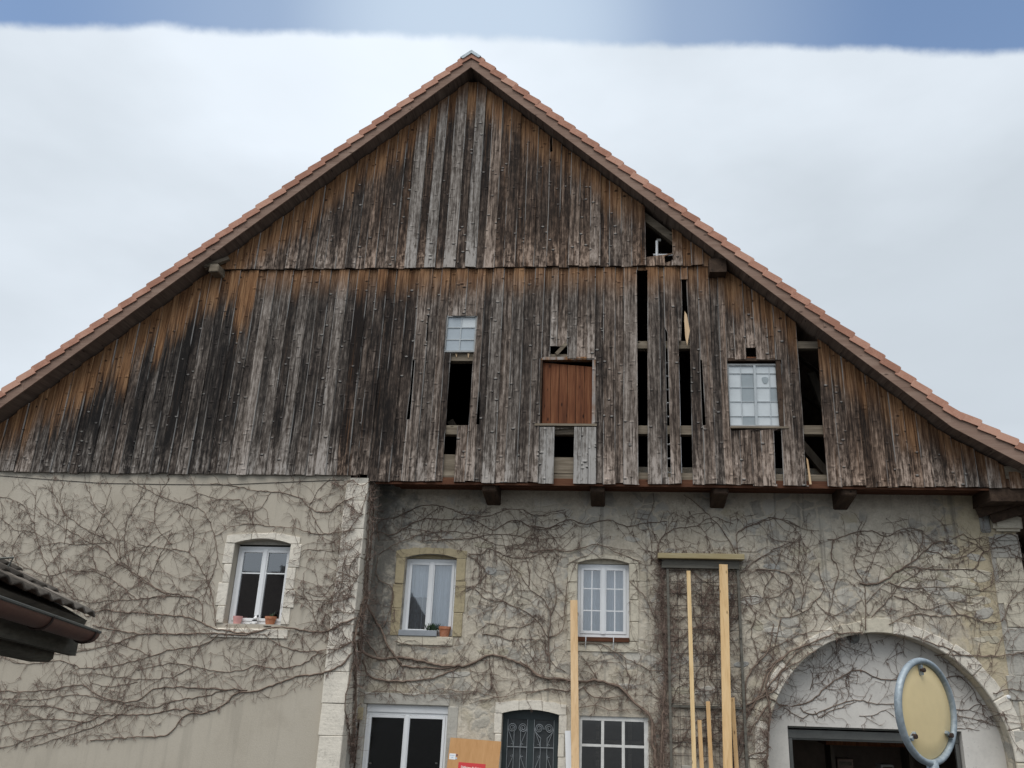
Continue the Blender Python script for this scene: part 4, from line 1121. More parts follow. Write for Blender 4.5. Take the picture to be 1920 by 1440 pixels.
# lumber leaning against the wall
def lumber(top, bot, wd_px, Yt, Yb2, label, th, tint, cat='plank', name='lumber_plank', mat='fresh'):
    a, b = P(*top, Yt), P(*bot, Yb2)
    d = (b - a); t = (ground_z(-.1) + .0 - a.z) / d.z; foot = a + d * t
    wd = wd_px / FPX * (a - CAM).length
    d.normalize(); u = Vector((1, 0, 0)); u = (u - d * u.dot(d)).normalized(); v = d.cross(u).normalized()
    if v.y < 0: v = -v
    q = lambda c: [c - u * wd / 2, c + u * wd / 2, c + u * wd / 2 + v * th, c - u * wd / 2 + v * th]
    foot = foot + d * 0
    g_ = G(foot).hexa(q(a), q(foot)); o = g_.build(name, mat); o.location = foot; o.color = (*tint, 1); bevel(o, .003)
    tag(o, label, cat, 'fresh timber leaning on the facade'); return o
lumber((1076, 1125), (1078.5, 1440), 13.2, .60, .36, 'pale broad plank leaning beside the door, left of all the timber', .04, (1.0, .93, .86))
lumber((1291, 1070), (1302, 1440), 7.0, .55, .34, 'tall thin yellow batten leaning left of the tallest plank', .045, (1.06, 1.04, .92))
lumber((1356.5, 1058), (1365, 1440), 15, .55, .32, 'tallest and broadest plank, leaning under the mossy head board', .045, (1.0, .92, .78))
lumber((1311.5, 1350), (1316, 1440), 7.0, .52, .42, 'shortest batten between the thin yellow batten and its taller neighbour', .04, (.86, .76, .62))
lumber((1327.5, 1315), (1333.5, 1440), 7.0, .58, .46, 'brownish short batten just left of the broadest plank', .04, (.84, .74, .60))
lumber((1373.5, 1308), (1381.5, 1440), 7.0, .64, .52, 'brownish short batten just right of the broadest plank', .04, (.80, .71, .58))
o = lumber((1064.5, 1370), (1066.5, 1440), 10, .68, .60, 'white painted board standing behind the pale broad plank beside the door', .03, (1, 1, 1), 'board', 'white_board', 'white')
# plywood sheet with its labels
pa, pb, pc, pd = P(845, 1383, .66), P(940, 1390.5, .66), P(934, 1440, .58), P(832, 1440, .58)
ply = empty('plywood_sheet', (lerp(pc, pd, .5).x, .3, GZ), 'orange plywood sheet leaning beside the dark door, with labels on it', 'plywood')
po = ply.location.copy()
ux = (pb - pa); wply = ux.length; ux.normalize(); dn = (pd - pa).normalized(); dn = (dn - ux * dn.dot(ux)).normalized(); nn = ux.cross(dn).normalized()
if nn.y > 0: nn = -nn
def on_ply(u, v, h=0): return pa + ux * u + dn * v + nn * h
Lp = 1.75
k = G(po).hexa([on_ply(0, 0, .018), on_ply(wply, 0, .018), on_ply(wply, Lp, .018), on_ply(0, Lp, .018)], [on_ply(0, 0), on_ply(wply, 0), on_ply(wply, Lp), on_ply(0, Lp)])
k.build('sheet', 'plywood', ply)
pxm = wply / 96.0                                    # metres per photo pixel on the sheet
def patch(name, u0, v0, u1, v1, mat, h=.0195, th=.0012):
    return G(po).hexa([on_ply(u0, v0, h + th), on_ply(u1, v0, h + th), on_ply(u1, v1, h + th), on_ply(u0, v1, h + th)], [on_ply(u0, v0, h - .001), on_ply(u1, v0, h - .001), on_ply(u1, v1, h - .001), on_ply(u0, v1, h - .001)]).build(name, mat, ply)
patch('paper_label', -.0 * pxm + .02, 27 * pxm, 14 * pxm, 37 * pxm, 'sticker')
patch('label_print', 14.2 * pxm, 27.5 * pxm, 18 * pxm, 31 * pxm, 'ink'); patch('label_print', 14.2 * pxm, 33 * pxm, 17 * pxm, 36 * pxm, 'bluegrey')
patch('label_print', 3 * pxm, 29.5 * pxm, 12 * pxm, 30.3 * pxm, 'bluegrey', h=.0215); patch('label_print', 6 * pxm, 32.8 * pxm, 10 * pxm, 34.2 * pxm, 'bluegrey', h=.0215)
sgn = patch('no_smoking_sign', 21 * pxm, 40.5 * pxm, 71.5 * pxm, 62 * pxm, 'red')
fc = bpy.data.curves.new('sign_text', 'FONT'); fc.body = 'Défense de fumer'; fc.size = 6.6 * pxm * 1.35; fc.align_x = 'CENTER'; fc.extrude = .0006; fc.offset = .0012
to = bpy.data.objects.new('sign_text', fc); COL.objects.link(to)
bpy.context.view_layer.update()
tm = bpy.data.meshes.new_from_object(to.evaluated_get(bpy.context.evaluated_depsgraph_get())); bpy.data.objects.remove(to)
tm.name = 'sign_text'
ww = max(v.co.x for v in tm.vertices) - min(v.co.x for v in tm.vertices); ks = 40 * pxm / ww
cen = on_ply(46.2 * pxm, 50.2 * pxm, .0222)
for v in tm.vertices:
    p = cen + ux * (v.co.x * ks) - dn * (v.co.y * ks) + nn * v.co.z; v.co = p - po
tm.materials.clear(); tm.materials.append(MAT['signwhite'])
t_o = bpy.data.objects.new('sign_text', tm); COL.objects.link(t_o); t_o.parent = ply

# pots and ornaments on the sills
def pot(loc, r, h, mat, label, rim=True, tall=0, plant=False, gname='flower pots on the window sills'):
    e = empty('flower_pot', loc, label, 'flower pot', gname); c = Vector(loc)
    prof_ = [(r * .68, 0), (r * .70, .004), (r * .92, h * .72), (r * .94, h * .74)] + ([(r, h * .74), (r, h), (r * .9, h), (r * .86, h * .86)] if rim else [(r, h), (r * .93, h), (r * .9, h * .86)])
    G(c).lathe(c, prof_, 20).build('pot', mat, e, False)
    G(c).lathe(c, [(r * .88, h * .84), (r * .3, h * .88)], 12).build('soil', 'soil', e)
    if plant:
        lf = G(c)
        for k in range(plant):
            a = random.uniform(0, 2 * pi); l = random.uniform(.05, .14); t = c + Vector((cos(a) * l * .6, sin(a) * l * .5, h + l * random.uniform(.3, .8))); b = c + Vector((cos(a) * .015, sin(a) * .015, h * .9))
            s = Vector((-sin(a), cos(a), 0)) * .014; mdl = lerp(b, t, .6)
            lf.add([b, mdl + s, t, mdl - s], [(0, 1, 2, 3)])
        lf.build('leaves', 'leaf', e)
    return e
zs = W1[2] + .002; yp = YL + .10
pot((P(445, 1165, yp).x, yp, zs - .03), .085, .165, 'pink', 'pink pot on the sill of the left window', rim=False)
sa = P(506.5, 1166, yp)
sc_ = pot((sa.x, yp, zs - .028), .10, .17, 'terracotta', 'whitewashed terracotta pot at the right end of the left window sill', plant=12)
G(Vector(sc_.location)).lathe(Vector(sc_.location) + Vector((0, 0, -.012)), [(.12, 0), (.13, .012), (.05, .012)], 18).build('saucer', 'black', sc_)
# little black and white figurine
fp = Vector((P(477, 1168, yp).x, yp, zs - .03)); fig = empty('figurine', fp, 'small black and white animal figurine sitting between the two pots', 'figurine')
def ball(c, r, sc=(1, 1, 1), n=10):
    vs_, fs = [], []
    for i in range(n + 1):
        for j in range(n): t, u = pi * i / n, 2 * pi * j / n; vs_.append(Vector(c) + Vector((r * sc[0] * sin(t) * cos(u), r * sc[1] * sin(t) * sin(u), r * sc[2] * cos(t))))
    for i in range(n):
        for j in range(n): fs.append((i * n + j, (i + 1) * n + j, (i + 1) * n + (j + 1) % n, i * n + (j + 1) % n))
    return vs_, fs
b_ = G(fp); b_.add(*ball(fp + Vector((0, 0, .055)), .055, (.95, .8, 1))); b_.add(*ball(fp + Vector((.012, -.01, .135)), .036)); b_.build('body', 'signwhite', fig, True)
b_ = G(fp)
for dx in (-.05, .05): b_.add(*ball(fp + Vector((dx, -.03, .02)), .026, (1, 1.3, .8), 8))
b_.add(*ball(fp + Vector((0, -.012, .095)), .047, (1.05, .9, .32), 8)); b_.build('limbs', 'black', fig, True)
b_ = G(fp); b_.add(*ball(fp + Vector((.045, 0, .17)), .022, (.8, .6, 1.2), 8)); b_.add(*ball(fp + Vector((-.018, -.005, .165)), .014, (1, 1, 1), 8)); b_.build('ears', 'black', fig, True)
yq = YW + .05
pot((P(833, 1191, yq).x, yq, W2[2] + .0), .115, .185, 'terracotta', 'large orange terracotta pot at the right of the middle window', plant=0)
px0, px1 = P(747, 1190, YW - .02).x, P(819, 1190, YW - .02).x
pl = empty('planter_box', ((px0 + px1) / 2, YW + .03, W2[2]), 'long grey planter box on the sill of the middle window', 'planter'); plo = pl.location.copy()
bevel(G(plo).box(px0, px1, YW - .05, YW + .11, W2[2], W2[2] + .105).build('box', 'planter', pl), .008)
lf = G(plo)
for k in range(70):
    a = random.uniform(0, 2 * pi); c = Vector((lerp(px0, px1, random.uniform(.70, 1.0)), YW + .03, W2[2] + .09)); l = random.uniform(.05, .17)
    t = c + Vector((cos(a) * l * .7, sin(a) * l * .4, l)); s = Vector((-sin(a), cos(a), .3)) * .012; md = lerp(c, t, .6); lf.add([c, md + s, t, md - s], [(0, 1, 2, 3)])
lf.build('leaves', 'leaf', pl)

# ------------------------------------------------------------------ traffic mirror seen from behind
MY = -10.2
mc = P(1737, 1333, MY); Rm = 190 / 2 / FPX * (mc - CAM).dot(cF) * 1.0
mz = ground_z(MY)
mir = empty('traffic_mirror', (mc.x, MY, mz), 'round convex traffic mirror on a grey pole, seen from behind', 'traffic mirror'); mo = mir.location.copy()
vw = (CAM - mc); vw.z = 0; vw.normalize(); an = atan2(vw.y, vw.x) + radians(58.5)
nv = Vector((cos(an), sin(an), 0)); tv_ = Vector((-nv.y, nv.x, 0)); zv = Vector((0, 0, 1))
def ring_pt(t, r, h): return mc + (tv_ * cos(t) + zv * sin(t)) * r + nv * h
rt = .0165
k = G(mo); N, n = 56, 10; Rr = Rm - rt
vs_ = [ring_pt(2 * pi * i / N, Rr + rt * cos(2 * pi * j / n), rt * 1.25 * sin(2 * pi * j / n)) for i in range(N) for j in range(n)]
k.add(vs_, [(i * n + j, i * n + (j + 1) % n, ((i + 1) % N) * n + (j + 1) % n, ((i + 1) % N) * n + j) for i in range(N) for j in range(n)])
k.build('rim', 'galv', mir, True)
k = G(mo); pf = [(.0, .006), (Rr * .6, .004), (Rr - .022, -.002), (Rr - .012, -.012)]
vs_ = [ring_pt(2 * pi * i / N, r, h) for r, h in pf for i in range(N)]
k.add(vs_, [(a * N + i, a * N + (i + 1) % N, (a + 1) * N + (i + 1) % N, (a + 1) * N + i) for a in range(len(pf) - 1) for i in range(N)]); k.build('back_panel', 'mirrorback', mir, True)
k = G(mo); pf = [(Rr - .004, -.012), (Rr * .7, -.035), (Rr * .3, -.05), (.0, -.055)]
k.add([ring_pt(2 * pi * i / N, r, h) for r, h in pf for i in range(N)], [(a * N + i, a * N + (i + 1) % N, (a + 1) * N + (i + 1) % N, (a + 1) * N + i) for a in range(3) for i in range(N)]); k.build('mirror_glass', simple('mirror_face', (.8, .82, .84), .04, .01, 2, 1, 0), mir, True)
for t in (pi / 2 + .12, pi + .62, -.62):
    r = Rr - .045; c = ring_pt(t, r, .012); kb = G(mo)
    rad = (c - mc).normalized()
    s1, s2 = rad * .026, nv.cross(rad) * .008
    kb.hexa([c - s1 - s2 - nv * .01, c + s1 - s2 - nv * .01, c + s1 + s2 - nv * .01, c - s1 + s2 - nv * .01], [c - s1 - s2 + nv * .008, c + s1 - s2 + nv * .008, c + s1 + s2 + nv * .008, c - s1 + s2 + nv * .008])
    kb.build('clip', 'galv', mir)
    kb = G(mo); kb.tube([c - nv * .002, c + nv * .022], .012, 6); kb.build('bolt', 'rust', mir)
pole_r = 12 / FPX * (mc - CAM).dot(cF)
k = G(mo); top = mc - zv * (Rm - .012)
k.tube([top + zv * .02, top - zv * .05, top - zv * .09, Vector((mc.x, MY, mz - .2)) + Vector((0, 0, 0))], [pole_r * .8, pole_r * .95, pole_r, pole_r], 20); k.build('pole', 'galv', mir, True)

# ------------------------------------------------------------------ neighbouring roof at the left edge
E0 = P(166, 1157, CAM.y + 4.9); E1 = P(-60, 1070, CAM.y + 3.45)
ax = (E1 - E0); Lax = ax.length; ax.normalize()
hb = Vector((ax.y, -ax.x, 0)).normalized()
if hb.x > 0: hb = -hb
pit = radians(27); bv_ = (hb * cos(pit) + Vector((0, 0, 1)) * sin(pit)); up_ = ax.cross(bv_).normalized()
if up_.z < 0: up_ = -up_
gz = ground_z(E0.y)
shed = empty('neighbour_shed', (E0.x - 1.5, E0.y - .8, gz), 'neighbouring shed at the left edge with brown tiled eaves and gutter', 'shed'); so2 = shed.location.copy()
def S(a, b, c=0.0): return E0 + ax * a + bv_ * b + up_ * c
TW, CR, NT, NC = .165, .25, int(Lax / .165) + 1, 5
rdk = G(so2).hexa([S(-.02, 0, -.06), S(Lax, 0, -.06), S(Lax, 0, -.02), S(-.02, 0, -.02)], [S(-.02, NC * CR, -.06), S(Lax, NC * CR, -.06), S(Lax, NC * CR, -.02), S(-.02, NC * CR, -.02)]).build('roof', 'fascia', shed)
# one pan tile: wavy across, shared
def pan_mesh():
    n = 8; L_ = CR + .05; vs_ = []
    prof_ = [(t / n * TW, .022 * (.5 - .5 * cos(2 * pi * t / n)) ) for t in range(n + 1)]
    for b, dz in ((-.03, .018), (L_ - .03, .0)):
        for s in (0, -.014):
            for u, h in prof_: vs_.append(ax * u + bv_ * b + up_ * (h + dz + s))
    m_ = n + 1; fs = []
    for i in range(n):
        fs += [(i, i + 1, 2 * m_ + i + 1, 2 * m_ + i), (m_ + i + 1, m_ + i, 3 * m_ + i, 3 * m_ + i + 1), (i + 1, i, m_ + i, m_ + i + 1), (2 * m_ + i, 2 * m_ + i + 1, 3 * m_ + i + 1, 3 * m_ + i)]
    fs += [(0, 2 * m_, 3 * m_, m_), (n, m_ + n, 3 * m_ + n, 2 * m_ + n)]
    me = bpy.data.meshes.new('roof_tile'); me.from_pydata([tuple(v) for v in vs_], [], fs); me.update(); me.polygons.foreach_set('use_smooth', [True] * len(me.polygons)); me.materials.append(MAT['oldtile']); return me
pm = pan_mesh()
for c in range(NC):
    for i in range(NT):
        o = bpy.data.objects.new('roof_tile', pm); COL.objects.link(o); o.parent = rdk; o.location = S(i * TW, c * CR, .006 + random.uniform(0, .004)) - so2
# gutter: half round with rolled rim, end cap, brackets
gcn = lambda a: E0 + ax * a - hb * .07 + Vector((0, 0, -.10))
k = G(so2); n = 10; r = .062; vs_ = []
for a in (.15, Lax):
    c = gcn(a)
    for rr in (r, r - .005):
        for j in range(n + 1):
            t = pi + pi * j / n; vs_.append(c + hb * (rr * cos(t)) + Vector((0, 0, rr * sin(t))))
m_ = n + 1; fs = []
for j in range(n): fs += [(j, j + 1, 2 * m_ + j + 1, 2 * m_ + j), (m_ + j, 3 * m_ + j, 3 * m_ + j + 1, m_ + j + 1)]
k.add(vs_, fs); gut = k.build('gutter', 'gutter', shed, True)
for sg in (-1, 1): G(so2).tube([gcn(.145) + hb * sg * r, gcn(Lax) + hb * sg * r], .0085, 6).build('gutter_rim', 'gutterrim', gut)
k = G(so2); c = gcn(.15); k.add([c + hb * r * cos(pi + pi * j / n) + Vector((0, 0, r * sin(pi + pi * j / n))) for j in range(n + 1)] + [c + hb * r * cos(pi + pi * j / n) + Vector((0, 0, r * sin(pi + pi * j / n))) - ax * .006 for j in range(n + 1)], [tuple(range(n + 1)), tuple(range(2 * n + 1, n, -1))] + [(j, j + n + 1, j + n + 2, j + 1) for j in range(n)]); k.build('gutter_end', 'gutterrim', gut)
for a in (.22, .85, 1.5):
    G(so2).tube([gcn(a) + hb * (r + .004) * cos(pi + pi * j / 12) + Vector((0, 0, (r + .004) * sin(pi + pi * j / 12))) for j in range(13)], .007, 5).build('gutter_bracket', 'rust', gut)
# fascia and plank box under the eaves, projecting rafter end
def slabx(name, a0, a1, h0, h1, z0, z1, mat):
    q = lambda a: [E0 + ax * a + hb * h0 + Vector((0, 0, z0)), E0 + ax * a + hb * h1 + Vector((0, 0, z0)), E0 + ax * a + hb * h1 + Vector((0, 0, z1)), E0 + ax * a + hb * h0 + Vector((0, 0, z1))]
    return G(so2).hexa(q(a0), q(a1)).build(name, mat, shed)
slabx('fascia_board', -.01, Lax, .03, .07, -.22, -.012, 'fascia')
bevel(slabx('plate_beam', .05, Lax, .12, .26, -.265, -.12, 'fascia'), .02)
slabx('soffit_board', .10, Lax, .07, .9, -.10, -.08, 'fascia')
slabx('side_wall', .9, Lax, .5, .6, gz - E0.z, -.10, 'farwall')
bevel(slabx('corner_post', .75, .88, .5, .62, gz - E0.z, -.10, 'fascia'), .01)
# snow hooks on the tiles
for a, b in ((.50, .34), (1.03, .34), (.36, .52), (.95, .58)):
    c = S(a, b, .025); G(so2).tube([c, c + up_ * .065 + bv_ * .01, c + bv_ * .09 + up_ * .01], .007, 5).build('snow_hook', 'gutterrim', shed)

# added timber barn beyond the right corner, dark boards carry a shaded wall's tone
nb_ = empty('timber_barn', (10.2, 6.5, GZ), 'dark boarded barn just visible beyond the right corner', 'barn'); no = nb_.location.copy()
k = G(no).box(XC + .12, 13.5, 3.2, 10, GZ - .2, 2.6).build('barn_wall', 'darkbeam', nb_)
x = XC + .12; i = 0
while x < 10.5:
    G(no).box(x, x + .19, 3.16 - (i % 2) * .02, 3.198, GZ, 2.55).build('wall_board', 'darkbeam', k); x += .196; i += 1
G(no).hexa([(XC + .05, 2.7, 2.45), (14, 2.7, 2.45), (14, 2.7, 2.6), (XC + .05, 2.7, 2.6)], [(XC + .05, 10.5, 4.6), (14, 10.5, 4.6), (14, 10.5, 4.75), (XC + .05, 10.5, 4.75)]).build('roof', 'farroof', nb_)

# houses across the street, seen only mirrored in the panes
def far_house(x, y, wd, dp, eave, ridge, label):
    gz_ = ground_z(y); e = empty('street_house', (x, y, gz_), label, 'house', 'houses across the street'); o_ = e.location.copy()
    k = G(o_).prism([(x - wd / 2, gz_), (x + wd / 2, gz_), (x + wd / 2, eave), (x, ridge), (x - wd / 2, eave)], y - dp, y).build('wall', 'farwall', e)
    for s in (-1, 1):
        G(o_).hexa([(x, y + .5, ridge + .05), (x + s * (wd / 2 + .5), y + .5, eave - .25), (x + s * (wd / 2 + .5), y + .5, eave - .1), (x, y + .5, ridge + .25)], [(x, y - dp - .5, ridge + .05), (x + s * (wd / 2 + .5), y - dp - .5, eave - .25), (x + s * (wd / 2 + .5), y - dp - .5, eave - .1), (x, y - dp - .5, ridge + .25)]).build('roof', 'farroof', e)
    for dx in (-.22, .22):
        f_ = G(o_).box(x + dx * wd - .55, x + dx * wd + .55, y + .0, y + .06, gz_ + 1.0, gz_ + 2.4).build('window', 'white', e)
        G(o_).box(x + dx * wd - .45, x + dx * wd + .45, y + .061, y + .066, gz_ + 1.1, gz_ + 2.3).build('pane', 'voidglass', f_)
def far_ridge(x, y, wd, dp, eave, ridge, label):
    gz_ = ground_z(y); e = empty('street_house', (x, y, gz_), label, 'house', 'houses across the street'); o_ = e.location.copy()
    G(o_).box(x - wd / 2, x + wd / 2, y - dp, y, gz_, eave).build('wall', 'farwall', e)
    for gx in (x - wd / 2, x + wd / 2 - .2): G(o_).add([(gx + q, yy, zz) for q in (0, .2) for yy, zz in ((y, eave), (y - dp / 2, ridge), (y - dp, eave))], [(0, 1, 2), (5, 4, 3), (0, 3, 4, 1), (1, 4, 5, 2)]).build('gable', 'farwall', e)
    q = lambda xx: [(xx, y + .5, eave - .15), (xx, y - dp / 2, ridge), (xx, y - dp / 2, ridge + .2), (xx, y + .5, eave + .05)]
    r_ = G(o_).hexa(q(x - wd / 2 - .4), q(x + wd / 2 + .4)).build('roof', 'farroof', e)
    G(o_).box(x + wd * .17, x + wd * .17 + .7, y - dp / 2 - .3, y - dp / 2 + .3, ridge - .3, ridge + .55).build('chimney', 'farwall', r_)
far_ridge(-22.4, -30, 13, 9, 1.9, 5.2, 'broad low house with a dark tiled roof across the street')
far_house(-13.6, -31, 4.4, 8, 1.3, 4.6, 'narrow gabled house across the street')
far_house(-3.2, -34, 4, 7, .9, 2.9, 'small low gabled house across the street')

# ------------------------------------------------------------------ bare creepers on the walls
vr = random.Random(11)
def zoomer(s, ox, oy): return lambda q: (ox + q[0] / s, oy + q[1] / s)
Z1, Z2, Z3, Z4, Z5, Z6, Z7 = zoomer(2.483, 0, 860), zoomer(4, 580, 880), zoomer(4, 580, 1200), zoomer(4, 1000, 900), zoomer(4, 1000, 1220), zoomer(3.692, 1400, 860), zoomer(3.692, 1400, 1180)
PYF, XS = -.034, PIR + .012
def ring_zone(x, z): return (in_arch(x, z, .30) and not in_arch(x, z)) or (x > XC - .62)
def ysurf(x, z):
    if x < PIL: return YL - (.03 if blocked(x, z, .22) else 0)
    if x < XS: return PYF
    if in_arch(x, z): return YI
    return YW - (.034 if ring_zone(x, z) else .022 if blocked(x, z, .2) else 0)
def surf(px, py, off):
    a = P(px, py, PYF - off)
    if a.x < PIR: return a if a.x > PIL else P(px, py, YL - off)
    b = P(px, py, YW - off - .004)
    if b.x < XS + off:
        d = ray(px, py); t = (XS + off) / d.x; return CAM + d * t
    if in_arch(b.x, b.z): return P(px, py, YI - off)
    if blocked(b.x, b.z, .3): return P(px, py, YW - off - .026)
    return b
def smooth(pts, step=.07):
    """Catmull-Rom through the surveyed points, with a little wander"""
    o = []
    for i in range(len(pts) - 1):
        p0, p1, p2, p3 = pts[max(0, i - 1)], pts[i], pts[i + 1], pts[min(len(pts) - 1, i + 2)]
        n = max(1, int((p2 - p1).length / step))
        for k in range(n):
            t = k / n
            o.append(.5 * ((2 * p1) + (p2 - p0) * t + (2 * p0 - 5 * p1 + 4 * p2 - p3) * t * t + (3 * p1 - p0 - 3 * p2 + p3) * t ** 3))
    o.append(pts[-1]); return o
LOWL = [(-80, 1425), (0, 1416), (80, 1408), (200, 1396), (330, 1372), (430, 1330), (520, 1312), (610, 1278), (700, 1440)]
LOWL = [(P(*q, YL).x, P(*q, YL).z) for q in LOWL]
DOORZ = P(900, 1318, YW).z; XD0, XD1 = P(655, 1330, YW).x, P(1072, 1330, YW).x
def allowed(x, z, side):
    if side == 'L':
        if x > XS - .02 or z > ZBL - .01: return False
        for (a, za), (b, zb) in zip(LOWL, LOWL[1:]):
            if a <= x <= b: 
                if z < lerp(za, zb, (x - a) / (b - a)): return False
        return not blocked(x, z, -.02)
    if x < XS + .01 or x > XC + .05 or z > ZBR - .32: return False
    if XD0 < x < XD1 and z < DOORZ - .05: return False
    if in_arch(x, z) and z < GO[3] + .04: return False
    return not blocked(x, z, -.02)
class Vine:
    def __init__(s, name, label, loc, side):
        s.e = empty(name, loc, label, 'creeper', 'bare creepers on the facade'); s.o = Vector(loc); s.side = side
        s.sh = G(loc); s.tw = G(loc)
    def stem(s, conv, pts, r0, r1=None, fuzz=1.0, hairy=0):
        r0 *= .70
        r1 = r0 * .55 if r1 is None else r1 * .70
        q = [surf(*conv(p), r0 * .8) for p in pts]
        ln = smooth(q)
        for i in range(1, len(ln) - 1):
            ln[i] = ln[i] + Vector((vr.gauss(0, .007), -abs(vr.gauss(0, .004)), vr.gauss(0, .008)))
        for i, q in enumerate(ln):
            if s.side == 'L' or q.y > YW - .2 or q.x < PIR + .004:
                if PIL - .03 < q.x < PIR + .004: q.y = min(q.y, PYF - .01 - r0 * .6)
                elif q.x > XS + .05 and ring_zone(q.x, q.z): q.y = min(q.y, YW - .042 - r0 * .6)
                elif q.x > XS + .05 and blocked(q.x, q.z, .24): q.y = min(q.y, YW - .032 - r0 * .6)
                elif q.x < PIL - .03 and blocked(q.x, q.z, .25): q.y = min(q.y, YL - .038 - r0 * .6)
        n = len(ln); rad = [lerp(r0, r1, i / max(1, n - 1)) * vr.uniform(.85, 1.15) for i in range(n)]
        G(s.o).tube(ln, rad, 6 if r0 > .012 else 5).build('branch', 'bark', s.e, True)
        d = 0; nxt = vr.uniform(.02, .1)
        for i in range(1, n - 1):
            d += (ln[i] - ln[i - 1]).length
            while d > nxt:
                nxt += vr.uniform(.07, .22) / fuzz
                t = (ln[i + 1] - ln[i - 1]).normalized()
                s.shoot(ln[i], atan2(t.z, t.x) + vr.choice((-1, 1)) * vr.uniform(.3, 1.5), vr.choice((.15, .25, .4, .6, .9)) * vr.uniform(.6, 1.3), vr.uniform(.0027, .0046))
                if vr.random() < .35: s.tuft(ln[i])
        for k in range(int(hairy * .6)):
            i = vr.randrange(1, n - 1); s.shoot(ln[i] + Vector((vr.gauss(0, .02), 0, 0)), vr.uniform(0, 2 * pi), vr.uniform(.05, .22), vr.uniform(.003, .006), off=.05)
    def shoot(s, p, ang, ln, r, off=.008, depth=0):
        x, z = p.x, p.z; pts = []; side_face = p.y > .04 and p.x < XS + .05 and s.side != 'L'
        n = max(3, int(ln / .055)); st = ln / n; a = ang; y = p.y
        for k in range(n + 1):
            if k and ((not side_face and not allowed(x, z, s.side)) or (side_face and x > XS + .16)): break
            ys = (ysurf(x, z) if not side_face else p.y) - off - vr.uniform(0, .012)
            y = ys if k else p.y
            pts.append(Vector((x, y, z)))
            a += vr.gauss(0, .24); x += cos(a) * st; z += sin(a) * st
        if len(pts) < 3: return
        m_ = len(pts)
        s.sh.tube(pts, [r * (1 - .5 * k / m_) for k in range(m_)], 4, cap=False)
        for k in range(1, m_):
            if vr.random() < .36:
                q = pts[k]; a2 = ang + vr.choice((-1, 1)) * vr.uniform(.4, 1.4); l2 = vr.uniform(.05, .24)
                q2 = q + Vector((cos(a2) * l2 * .5, -.006, sin(a2) * l2 * .5)); q3 = q + Vector((cos(a2 + .3) * l2, -.004, sin(a2 + .3) * l2))
                if allowed(q3.x, q3.z, s.side) or side_face: s.tw.tube([q, q2, q3], [r * .6, r * .5, r * .3], 3, cap=False)
            if vr.random() < .12: s.tuft(pts[k])
            if depth == 0 and ln > .45 and vr.random() < .10: s.shoot(pts[k], ang + vr.choice((-1, 1)) * vr.uniform(.4, 1.1), ln * vr.uniform(.4, .7), r * .8, off, 1)
    def tuft(s, p):
        """withered leaf stalks hanging from a bud"""
        for k in range(vr.randint(1, 3)):
            l = vr.uniform(.035, .11); a = -pi / 2 + vr.gauss(0, .55)
            q = p + Vector((cos(a) * l * .5, -.012, sin(a) * l * .5)); e = p + Vector((cos(a) * l, -.014, sin(a) * l))
            s.tw.tube([p, q, e], [.0024, .0046, .0018], 3, cap=False)
    def done(s):
        o = s.sh.build('shoots', 'twig', s.e); o['kind'] = 'stuff'
        o = s.tw.build('twigs', 'twig', s.e); o['kind'] = 'stuff'

